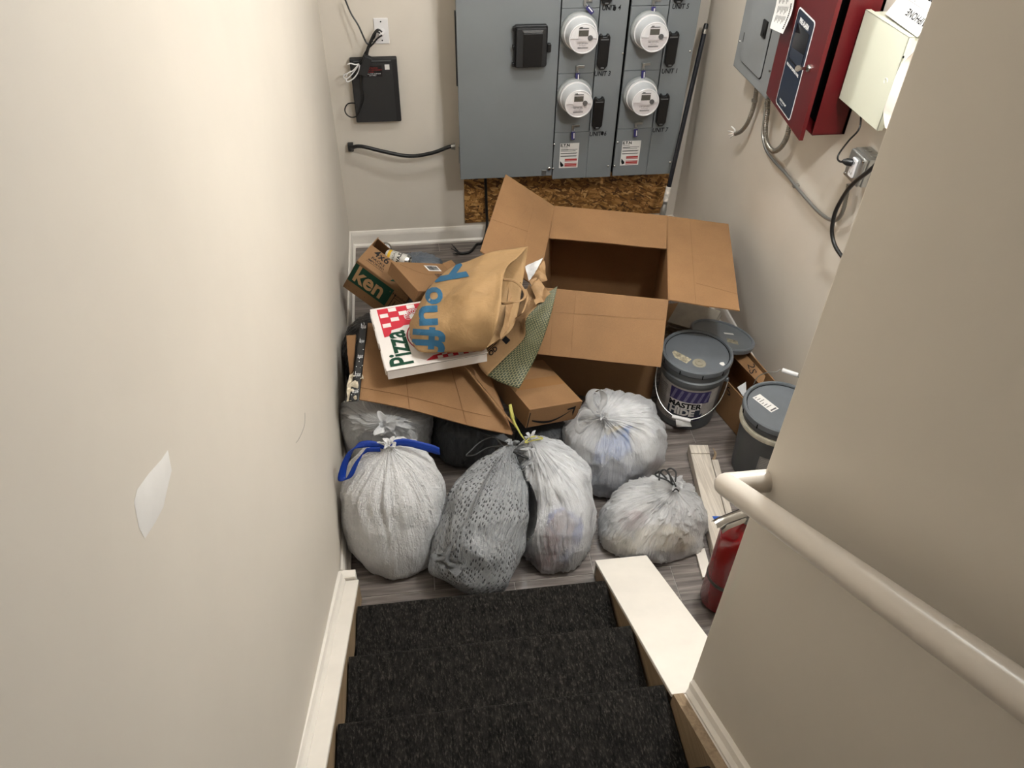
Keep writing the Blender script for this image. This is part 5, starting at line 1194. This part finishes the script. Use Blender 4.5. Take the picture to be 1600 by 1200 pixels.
# ------------------------------------------------------------------ brown paper shopping bag
pb = thing('paper_shopping_bag', 'brown paper shopping bag with blue letters lying on the pizza box', 'paper bag', (.15, 2.5, .56))
T_ = [PZ(659, 468, .60), PZ(671, 449, .635), PZ(703, 419, .665), PZ(734, 407, .71), PZ(766, 394, .752), PZ(799, 388.6, .755), PZ(825, 385, .762)]
B_ = [PZ(642, 528, .575), PZ(655, 549, .575), PZ(697, 550.6, .59), PZ(725, 550, .60), PZ(753, 548.7, .61)]
L_ = [PZ(659, 468, .60), PZ(648, 490, .60), PZ(640, 506, .59), PZ(642, 528, .575)]
R_ = [PZ(825, 385, .762), PZ(808, 403, .775), PZ(793, 416, .79), PZ(785.7, 437.5, .80), PZ(782, 476, .79), PZ(775, 512, .74), PZ(763, 539, .66), PZ(753, 548.7, .61)]
gF = coons(T_, B_, L_, R_, 44, 36)
for i, r in enumerate(gF):
    u = i/43
    for j, p in enumerate(r):
        v = j/35; e = math.sin(math.pi*min(1, u*1.0))**.7*math.sin(math.pi*v) if u < 1 else 0; e2 = math.sin(math.pi*v)*min(1, u*4)
        n = (CAM-p).normalized()
        wr = fbm(p*6+Vector((3, 1, 0)), 2)*.020-abs(noise.noise(p*8+Vector((5, 0, 0))))*.05-abs(noise.noise(p*15))*.022
        tent = max(0, 1-abs(v-.42-.1*u)/(.42 if v < .42+.1*u else .5))
        p += n*(.012*e+.055*tent*min(1, u*3)*(1-.5*u)+wr*.8*e2*(1 if u < .97 else .4))
obj('front_panel', MB().sheet(gF, .0012), KRAFT, pb, True, 0)
Rb = [PZ(825, 385, .762), PZ(822, 405, .72), PZ(817, 440, .69), PZ(809, 487, .65), PZ(799, 514, .615), PZ(775, 533, .60), PZ(753, 548.7, .61)]
gB = coons(T_, B_, L_, Rb, 30, 24)
for i, r in enumerate(gB):
    for j, p in enumerate(r):
        e = math.sin(math.pi*i/29)*math.sin(math.pi*j/23); p.z -= .012*e; p += Vector((0, 0, 1))*fbm(p*9, 2)*.014*math.sin(math.pi*j/23)
obj('back_panel', MB().sheet(gB, .0012), KRAFT, pb, True, 0)
# folded gusset visible inside the mouth
crumple('gusset', [PZ(800, 430, .70), PZ(818, 425, .69), PZ(800, 505, .625), PZ(782, 530, .65)], KRAFT2, pb, .016, 21, 18, 16)
fnF = gfn(gF, .0022)
PRJ = [[proj(p) for p in r] for r in gF]
def inv(px, py):
    """panel coordinates of the surface point seen at a picture position"""
    best = None
    for i in range(len(gF)-1):
        for j in range(len(gF[0])-1):
            x, y = PRJ[i][j]; d = (x-px)**2+(y-py)**2
            if best is None or d < best[0]: best = (d, i, j)
    u, v = best[1]/43, best[2]/35
    for _ in range(6):
        x, y = proj(fnF(u, v)); e = 1e-3; xu, yu = proj(fnF(min(u+e, .999), v)); xv, yv = proj(fnF(u, min(v+e, .999)))
        a, b_, c, d = (xu-x)/e, (xv-x)/e, (yu-y)/e, (yv-y)/e; dt = a*d-b_*c
        if abs(dt) < 1e-6: break
        u = min(max(u+.8*(d*(px-x)-b_*(py-y))/dt, .004), .995); v = min(max(v+.8*(-c*(px-x)+a*(py-y))/dt, .004), .995)
    return fnF(u, v)
for s, cx, cy, hh_, ww_, rt in (('y', 704, 432, 50, 30, -.55), ('o', 678, 462, 28, 27, -.25), ('u', 669, 493, 30, 31, -.04), ('ff', 670, 530, 52, 38, .06)):
    vs_, fs_ = text2d(s, 1.0, .03, 2); x0_, x1_ = min(p[0] for p in vs_), max(p[0] for p in vs_); y0_, y1_ = min(p[1] for p in vs_), max(p[1] for p in vs_)
    c_, s2 = math.cos(rt), math.sin(rt); b = MB(); q = []
    for x, y in vs_:
        r_ = ((y-y0_)/(y1_-y0_)-.5)*hh_; d_ = ((x-x0_)/(x1_-x0_)-.5)*ww_
        q.append(inv(cx+r_*c_-d_*s2, cy+r_*s2+d_*c_))
    b.add(q, fs_); obj('blue_lettering', b, BLUEINK, pb)
obj('handle', MB().ribbon([PZ(786, 437, .80), PZ(800, 438, .815), PZ(811, 444, .82), PZ(819, 455, .82), PZ(820, 464, .82), PZ(813, 470, .82), PZ(800, 473, .815), PZ(784, 474, .79)], [(0, 1, .5), (.6, .6, .4), (1, .3, .3), (.3, -1, .3), (0, 1, .5)], .011, .003), KRAFT2, pb, True, 0)
obj('handle', MB().ribbon([PZ(821, 452, .70), PZ(824, 464, .71), PZ(820, 480, .70), PZ(814, 491, .69), PZ(806, 497, .63)], [(1, .2, .2), (1, .4, .2)], .010, .003), KRAFT2, pb, True, 0)

# ------------------------------------------------------------------ paper bag with green maze print
gb = thing('green_print_bag', 'brown paper bag with a dark green maze print in front of the open carton', 'paper bag', (.4, 2.4, .38))
Lm = [PZ(858, 456, .690), PZ(840, 477, .665), PZ(822, 499, .63), PZ(819, 528, .555), PZ(790, 558, .475), PZ(761, 587, .415)]
Rm = [PZ(871, 447, .70), PZ(862, 487, .635), PZ(852, 520, .57), PZ(839, 554, .495), PZ(825, 582, .44), PZ(811, 607, .405)]
g = coons(Lm, Rm, [Lm[0], Rm[0]], [Lm[-1], PZ(785, 599, .41), Rm[-1]], 34, 14)
for i, r in enumerate(g):
    for j, p in enumerate(r): p += (CAM-p).normalized()*.012*fbm(p*12, 2)*math.sin(math.pi*j/13)
obj('printed_panel', MB().sheet(g, .0014), MAZE, gb, True, 0)
Ls = [PZ(824, 450, .64), PZ(806, 485, .58), PZ(778, 520, .52), PZ(741, 552, .455)]
g = coons(Ls, Lm, [Ls[0], PZ(842, 452, .67), Lm[0]], [Ls[-1], PZ(750, 575, .42), Lm[-1]], 30, 12)
o = obj('side_panel', MB().sheet(g, .0014), KRAFT2, gb, True, 0)
fn = gfn(g, .002); b = MB(); vs_, fs_ = text2d('OD', .3, .012, 1)
b.add([fn(.80-x*.22, .42+y*.9) for x, y in vs_], fs_); decal(b, fn, .60, .66, .35, .62, 2)
for v, u0_, u1_ in ((.14, .74, .93), (.20, .76, .86), (.27, .72, .9)): decal(b, fn, u0_, u1_, v, v+.03, 4)
obj('black_print', b, INK, o)
Bk = [p+Vector((.01, .02, -.03)) for p in Ls]; Br = [p+Vector((-.012, .012, -.03)) for p in Rm]
g = coons(Bk, Br, [Bk[0], Br[0]], [Bk[-1], Br[-1]], 20, 10); obj('back_panel', MB().sheet(g, .0014), KRAFT2, gb, True, 0)
t = thing('crumpled_papers', 'crumpled brown and white papers stuffed beside the green print bag', 'paper', (.48, 2.6, .6))
crumple('white_paper', [PZ(820, 415, .70), PZ(848, 403, .735), PZ(833, 428, .70), PZ(826, 438, .675)], WPAPER, t, .008, 3, 12, 20)
crumple('brown_paper', [PZ(826, 438, .69), PZ(838, 430, .71), PZ(859, 458, .70), PZ(840, 478, .68)], KRAFT2, t, .016, 31, 16, 16)
crumple('brown_paper', [PZ(833, 430, .70), PZ(850, 404, .735), PZ(856, 435, .705), PZ(846, 440, .69)], KRAFT2, t, .016, 37, 16, 18)
crumple('brown_paper', [PZ(824, 440, .665), PZ(840, 470, .67), PZ(826, 495, .64), PZ(820, 470, .64)], KRAFT2, t, .014, 39, 14, 18)

# ------------------------------------------------------------------ buckets
def bucket(label, c, face, m, ring_tape=False):
    t_ = thing('bucket', label, 'bucket', (c[0], c[1], 0)); o_ = Vector((c[0], c[1], .002))
    obj('pail', MB().lathe([(.124, 0), (.131, .006), (.133, .02), (.139, .16), (.1445, .275), (.153, .277), (.154, .296), (.146, .300), (.1465, .322), (.152, .323), (.152, .330), (.146, .332), (.146, .345), (0, .345)], 64, o_), m, t_, True, 35)
    ld = obj('lid', MB().lathe([(.150, .334), (.1565, .337), (.158, .350), (.157, .362), (.152, .367), (.146, .366), (.1425, .360), (.1425, .356), (.140, .355), (.02, .353), (0, .353)], 64, o_), PAILLID, t_, True, 35)
    obj('gasket_groove', MB().lathe([(.1424, .3568), (.1395, .3568), (.1395, .3560), (.1424, .3560)], 64, o_, cap=False), GAP, ld, True)
    for k in range(10):
        a = face+2*math.pi*(k+.5)/10; p_ = o_+Vector((math.cos(a)*.1568, math.sin(a)*.1568, .344)); tn = Vector((-math.sin(a), math.cos(a), 0))
        obj('tear_slot', MB().obox(p_, tn, Vector((math.cos(a), math.sin(a), 0)), Vector((0, 0, 1)), (.004, .005, .02)), GAP, ld)
    return t_, o_, ld
def cylfn(o_, a0, r0, r1, h, off=.0012):
    """x to the right as seen from outside, y up from the bottom; radius runs r0..r1 over height h"""
    def f(x, y):
        r = r0+(r1-r0)*y/h+off; a = a0+x/.139; return o_+Vector((math.cos(a)*r, math.sin(a)*r, y))
    return f
def cyldecal(b, fn, x0, x1, y0, y1, k=14):
    n_ = 3
    for i in range(k):
        for j in range(n_):
            a, c = x0+(x1-x0)*i/k, x0+(x1-x0)*(i+1)/k; d, e = y0+(y1-y0)*j/n_, y0+(y1-y0)*(j+1)/n_
            b.add([fn(a, d), fn(c, d), fn(c, e), fn(a, e)], [(0, 1, 2, 3)])
    return b
b1c = (1.196, 2.500); fa = math.atan2(0-b1c[1], -.05-b1c[0])
t, o_, ld = bucket('grey bucket with a torn purple and white label beside the open carton', b1c, fa, PAIL)
def rfit(y): return .133+(.1445-.133)*max(0, y-.02)/.255
cf = lambda off: (lambda x, y: o_+Vector((math.cos(fa+x/.14)*(rfit(y)+off), math.sin(fa+x/.14)*(rfit(y)+off), y)))
lb_ = obj('paper_label', cyldecal(cyldecal(MB(), cf(.0012), -.165, .150, .085, .255, 22), cf(.0012), -.165, .03, .045, .085, 12), plain('worn_white_label', (172, 168, 164), .6, var=.1, vscale=25), t, True, label='torn white paint label')
obj('purple_band', cyldecal(MB(), cf(.0018), -.075, .105, .175, .245), plain('purple_print', (52, 44, 96), .5), lb_)
b = MB()
for i in range(6): 
    x = -.07+i*.03; b.add([cf(.0024)(x, .18), cf(.0024)(x+.012, .18), cf(.0024)(x+.028, .24), cf(.0024)(x+.016, .24)], [(0, 1, 2, 3)])
obj('stripe_print', b, plain('grey_purple_print', (112, 108, 140), .5), lb_)
obj('white_panel', cyldecal(MB(), cf(.0027), -.07, .075, .095, .178), LABEL, lb_)
obj('dark_panel', cyldecal(MB(), cf(.0032), -.075, .075, .085, .135), NAVY, lb_)
b = MB(); text('MASTER', .043, cf(.0036), None, None, mb=b, at=(.0, .155), sub=1, bold=.0018, sx=.95); obj('lettering', b, INK, lb_)
b = MB(); text('HIDE', .052, cf(.0042), None, None, mb=b, at=(-.008, .113), sub=1, bold=.0026, sx=1.0); obj('lettering', b, LABEL, lb_)
b = MB(); text('GALLON', .016, cf(.0036), None, None, mb=b, at=(-.055, .068), sub=1); text('PAINT', .014, cf(.0036), None, None, mb=b, at=(-.055, .053), sub=1); obj('lettering', b, INK, lb_)
b = MB()
for i in range(13): cyldecal(b, cf(.0024), -.155, -.095, .12+i*.009, .1235+i*.009, 4)
obj('fine_print', b, GREYINK, lb_)
crumple('torn_flap', [cf(.004)(-.03, .07), cf(.005)(.03, .09), cf(.03)(.045, .055), cf(.025)(-.01, .035)], LABEL, t, .006, 3, 10, 30)
crumple('torn_flap', [cf(.004)(.045, .10), cf(.005)(.09, .11), cf(.012)(.075, .08), cf(.012)(.05, .075)], plain('dark_torn_print', (40, 36, 60), .5), t, .004, 6, 8, 30)
for s in (-1, 1):
    a = fa+s*1.42; p_ = o_+Vector((math.cos(a)*.150, math.sin(a)*.150, .262)); obj('handle_ear', MB().lathe([(.012, -.006), (.012, .008), (.006, .012), (0, .012)], 16, p_, Vector((math.cos(a), math.sin(a), 0))), m if False else PAIL, t, True)
wp = []
for k in range(13):
    s = -1+2*k/12; a = fa+s*1.42; dz = .262-(1-s*s)*.150; r = .160+.020*(1-s*s); wp.append(o_+Vector((math.cos(a)*r, math.sin(a)*r, dz)))
obj('bail_wire', MB().tube(wp, .0022, 7), METAL, t, True)
gp = spline(wp, 6); mid = gp[len(gp)//2]; tn = (gp[len(gp)//2+3]-gp[len(gp)//2-3]).normalized()
obj('grip', MB().lathe([(.0085, -.042), (.0095, -.04), (.0095, .04), (.0085, .042)], 18, mid, tn), MWHITE, t, True, 40)
lidz = o_+Vector((0, 0, .3535)); fdir = Vector((math.cos(fa), math.sin(fa), 0)); sdir = Vector((-fdir.y, fdir.x, 0))
obj('pour_spout', MB().lathe([(.030, 0), (.030, .0015), (.027, .002), (.025, .0012), (.018, .0012), (.017, .0035), (.010, .0035), (.0095, .0015), (0, .0015)], 28, lidz+fdir*.07+sdir*.02), plain('beige_spout_cap', (134, 128, 112), .5), ld, True, 30)
lf = plane_fn(lidz+fdir*.055-sdir*.065+Vector((0, 0, .0004)), fdir*.45+sdir, sdir*.45-fdir, .0006)
obj('worn_sticker', decal(MB(), lambda x, y: lf(x, y), -.045, .045, -.02, .02), plain('peeling_sticker', (140, 132, 112), .6, var=.35, vscale=60), ld)
obj('paint_spot', MB().prism([(.012*math.cos(k), .011*math.sin(k)*(1+.3*(k % 2))) for k in (0, 1, 2, 3, 4, 5)], lidz+fdir*.04+sdir*.115, sdir, fdir, (0, 0, 1), .0004, .0014), LABEL, ld)
# second bucket, partly behind the near wall
b2c = (1.432, 2.115); t, o2, ld = bucket('grey bucket with a white sticker on its lid by the right wall', b2c, fa-.25, PAILD)
a2 = math.atan2(-b2c[1], -b2c[0])
cf2 = lambda off: (lambda x, y: o2+Vector((math.cos(a2+x/.14)*(rfit(y)+off), math.sin(a2+x/.14)*(rfit(y)+off), y)))
l = obj('grey_label', cyldecal(MB(), cf2(.0012), -.02, .14, .02, .19, 16), plain('grey_paper_label', (136, 134, 132), .6, var=.06, vscale=30), t, True); b = MB()
for i in range(16): cyldecal(b, cf2(.0018), -.012, .13, .03+i*.0098, .0312+i*.0098, 12)
obj('fine_print', b, LABEL, l)
obj('sealing_tape', MB().lathe([(.1555, .278), (.1562, .282), (.1562, .298), (.1552, .302)], 48, o2, (0, 0, 1)), TAPEW, t, True)
lid2o = o2+Vector((0, 0, .3538)); sp = PZ(1196, 630, .356); v_ = Vector((-.42, .9, 0)).normalized()
lf = plane_fn(Vector((sp.x, sp.y, .3560)), (v_.y, -v_.x, 0), v_, .0008)
l = obj('lid_sticker', decal(MB(), lf, -.022, .022, -.052, .052), LABEL, ld, label='white printed lid sticker'); b = MB(); lf2 = plane_fn(Vector((sp.x, sp.y, .3560)), (v_.y, -v_.x, 0), v_, .0014)
for i in range(6): decal(b, lf2, -.017, -.017+.012+.016*((i*7) % 3)/2, .042-i*.013, .0455-i*.013)
decal(b, lf2, -.016, .016, -.047, -.040); obj('sticker_print', b, GREYINK, l)
wp = []
for k in range(13):
    s = -1+2*k/12; a = 1.2+s*1.45; dz = .275+(1-s*s)*.10; r = .160+.018*(1-s*s); wp.append(o2+Vector((math.cos(a)*r*.98, math.sin(a)*r, dz)))
obj('bail_wire', MB().tube([PZ(1178, 600, .30), PZ(1185, 588, .35), PZ(1200, 582, .39), PZ(1214, 581, .41), PZ(1220, 578, .42), PZ(1240, 585, .42), PZ(1262, 600, .40), PZ(1275, 620, .34), PZ(1280, 640, .28)], .0022, 7), METAL, t, True)
ga, gb_ = PZ(1222, 578, .42), PZ(1246, 586, .42); obj('grip', MB().lathe([(.0085, 0), (.0095, .002), (.0095, (gb_-ga).length), (.0085, (gb_-ga).length+.002)], 18, ga, gb_-ga), MWHITE, t, True, 40)
# loose lid
t = thing('loose_bucket_lid', 'loose grey bucket lid tilted behind the labelled bucket', 'lid', (1.41, 2.70, .2))
la, lbb, lc = PZ(1085, 512, .265), PZ(1177, 552, .232), PZ(1128, 531, .252); ln = Vector((.20, .16, 1)).normalized()
lcx = Vector((1.412, 2.728, .262))
obj('disc', MB().lathe([(.150, -.022), (.155, -.02), (.156, .0), (.150, .004), (.144, .002), (.142, -.004), (.05, -.006), (0, -.006)], 56, lcx, ln), PAILLID, t, True, 35)
e1 = Vector((1, 0, 0)); e1 = (e1-ln*e1.dot(ln)).normalized(); e2 = ln.cross(e1)
lf = plane_fn(lcx-ln*.006, e1, e2, .0012); obj('worn_sticker', decal(MB(), lambda x, y: lf(x*.9+y*.3, y-x*.35), .02, .075, -.055, -.015), plain('peeling_sticker', (140, 132, 112)), t); obj('paint_spot', decal(MB(), lf, .02, .07, .02, .035), LABEL, t)
obj('gasket_groove', MB().lathe([(.1418, -.0045), (.139, -.0052), (.139, -.0062), (.1418, -.0055)], 56, lcx, ln, cap=False), GAP, t, True)
tag(obj('red_handle', MB().tube([PZ(1169, 548, .09), PZ(1172, 536, .13), PZ(1174.5, 529, .16)], [.005, .007, .004], 8), plain('dark_red_plastic', (96, 18, 24), .4), smooth=True), 'dark red tool handle poking up behind the loose bucket lid', 'tool')

# ------------------------------------------------------------------ boxes, slabs and planks on the right
ob = thing('open_box', 'low open brown box marked with black scrawl behind the two buckets', 'box', (1.44, 2.5, 0))
A0, A1, A2, A3 = Vector((1.348, 2.480, .004)), Vector((1.392, 2.305, .004)), Vector((1.575, 2.40, .004)), Vector((1.50, 2.80, .004)); up = Vector((0, 0, .205))
w1 = obj('front_wall', MB().slab([A0, A1, A1+up, A0+up], .005), CARD2, ob); obj('near_wall', MB().slab([A1, A2, A2+up, A1+up], .005), CARD2, ob)
obj('wall_side', MB().slab([A2, A3, A3+up, A2+up], .005), CARD2, ob); obj('far_wall', MB().slab([A3, A0, A0+up, A3+up], .005), CARD2, ob); obj('bottom', MB().slab([A0, A1, A2, A3], .004), CARDIN, ob)
fb = [PZ(1146, 558, .205), PZ(1190, 604, .205), PZ(1196, 588, .212), PZ(1160, 548, .212)]
fl2 = obj('rear_flap', MB().slab(fb, .004), CARD2, ob)
fu = (fb[1]-fb[0]).normalized(); fv = (fb[3]-fb[0]).normalized(); fn_ = fu.cross(fv); fn_ = -fn_ if fn_.dot(CAM-fb[0]) < 0 else fn_
text('2S', .055, lambda x, y: fb[0]+fu*(.115+x)+fv*(.028+y)+fn_*.0028, INK, fl2, rot=-.5, sx=1.2)
fw = (A1-A0).normalized(); text('S', .06, lambda x, y: A0+fw*(.05+x)+Vector((0, 0, .165+y))+fw.cross(Vector((0, 0, 1)))*.0032, INK, w1, rot=.4)
tag(crumple('white_paper', [PZ(1152, 604, .14), PZ(1166, 596, .15), PZ(1168, 622, .13), PZ(1160, 618, .12)], WPAPER, None, .006, 2, 10), 'white paper sheet standing inside the open brown box', 'paper')
for k in range(6):
    rz = .25+.05*math.sin(k*2.1); c, s_ = math.cos(-.62+rz*.1), math.sin(-.62+rz*.1)
    tag(obj('stone_slab', MB().obox((1.405+.006*math.sin(k*1.9), 3.06+.006*math.cos(k*2.3), .02+.019*k), (c, s_, 0), (-s_, c, 0), (0, 0, 1), (.22, .22, .015)), SLAB, bevel=.001), ['lowest thin stone slab of the stack under the carton flap', 'second lowest thin stone slab of the stack under the carton flap', 'third lowest thin stone slab of the stack under the carton flap', 'third highest thin stone slab of the stack under the carton flap', 'second highest thin stone slab of the stack under the carton flap', 'top thin stone slab of the stack under the carton flap'][k], 'slab', 'stone slabs under the carton flap')
tag(obj('cardboard_sheet', MB().slab([(1.28, 2.86, .006), (1.58, 2.86, .006), (1.58, 3.34, .006), (1.28, 3.34, .006)], .006), CARD2), 'flat brown cardboard sheet on the floor below the stone slabs', 'cardboard')
pk = thing('whitewashed_plank', 'long whitewashed wooden plank on the floor right of the small white bag', 'plank', (1.13, 2.0, 0))
pa, pb2 = Vector((1.168, 2.225, .03)), Vector((1.085, 1.60, .03)); pd = (pb2-pa).normalized(); ps = Vector((pd.y, -pd.x, 0)); ps = ps if ps.x > 0 else -ps
obj('board', MB().obox((pa+pb2)/2, ps, pd, (0, 0, 1), (.083, (pb2-pa).length, .05)), GREYWOOD, pk, bevel=.003)
obj('end_lip', MB().obox(pa+pd*.028+Vector((0, 0, .0275)), ps, pd, (0, 0, 1), (.083, .050, .005)), GREYWOOD, pk, bevel=.001)
p2 = thing('thin_lath', 'thin pale wooden lath lying along the whitewashed plank', 'lath', (1.2, 2.0, 0))
obj('lath', MB().obox((pa+pb2)/2+ps*.060+Vector((0, -.04, -.012)), ps, pd, (0, 0, 1), (.028, .58, .032)), GREYWOOD, p2, bevel=.002)
obj('splintered_end', MB().tube([pa+ps*.062+pd*.06+Vector((0, 0, -.012)), pa+ps*.075+pd*.03+Vector((0, 0, .0)), pa+ps*.07+pd*.0+Vector((0, 0, .006))], [.008, .006, .002], 6), WOOD, p2)
tp = pa.lerp(pb2, .66)+Vector((0, 0, .0265)); tag(obj('blue_tape', MB().obox(tp+ps*.018, ps, (pd+ps*.3).normalized(), (0, 0, 1), (.055, .04, .0015)), BLUETAPE), 'piece of blue painters tape on the whitewashed plank', 'tape')
tag(obj('white_board', MB().slab([Vector((1.000, 1.715, .008)), Vector((1.038, 1.715, .008)), Vector((1.026, 1.585, .008)), Vector((.988, 1.585, .008))], .012), WHITE), 'narrow white painted board beside the fire extinguisher', 'board')

# ------------------------------------------------------------------ fire extinguisher
fe = thing('fire_extinguisher', 'red fire extinguisher standing behind the near stair wall', 'extinguisher', (1.022, 1.498, 0)); eo = Vector((1.024, 1.492, .003))
obj('cylinder', MB().lathe([(.058, 0), (.068, .004), (.074, .016), (.074, .375), (.071, .405), (.060, .430), (.042, .448), (.026, .455), (.024, .470), (0, .470)], 48, eo), REDG, fe, True, 0)
obj('grey_strap', MB().lathe([(.0742, .150), (.0752, .151), (.0752, .168), (.0742, .169)], 48, eo), plain('grey_strap', (86, 82, 80), .5), fe, True)
obj('valve', MB().lathe([(.022, .470), (.022, .50), (.012, .505), (.012, .52)], 20, eo), METAL, fe, True, 35)
hd = Vector((-.80, -.30, 0)).normalized(); sd = Vector((-hd.y, hd.x, 0))
def lever(name, z0, z1, L, w_, r0=.0):
    g = []
    for i in range(14):
        s = i/13; rw = []
        for j in range(7):
            q = -1+j/3; rw.append(eo+hd*(-.03+L*s)+sd*(q*w_*(1-.25*s if s < .8 else .8))+Vector((0, 0, z0+(z1-z0)*s-.012*q*q-(.01*max(0, s-.85)/.15))))
        g.append(rw)
    return obj(name, MB().sheet(g, .002), CHROME, fe, True, 30)
lever('carry_handle', .500, .506, .150, .017); lever('squeeze_lever', .530, .556, .185, .019)
obj('gauge', MB().lathe([(.015, 0), (.015, .012), (.012, .014), (0, .014)], 20, eo+Vector((.0, -.018, .485)), (.2, -1, .2)), METAL, fe, True, 30)
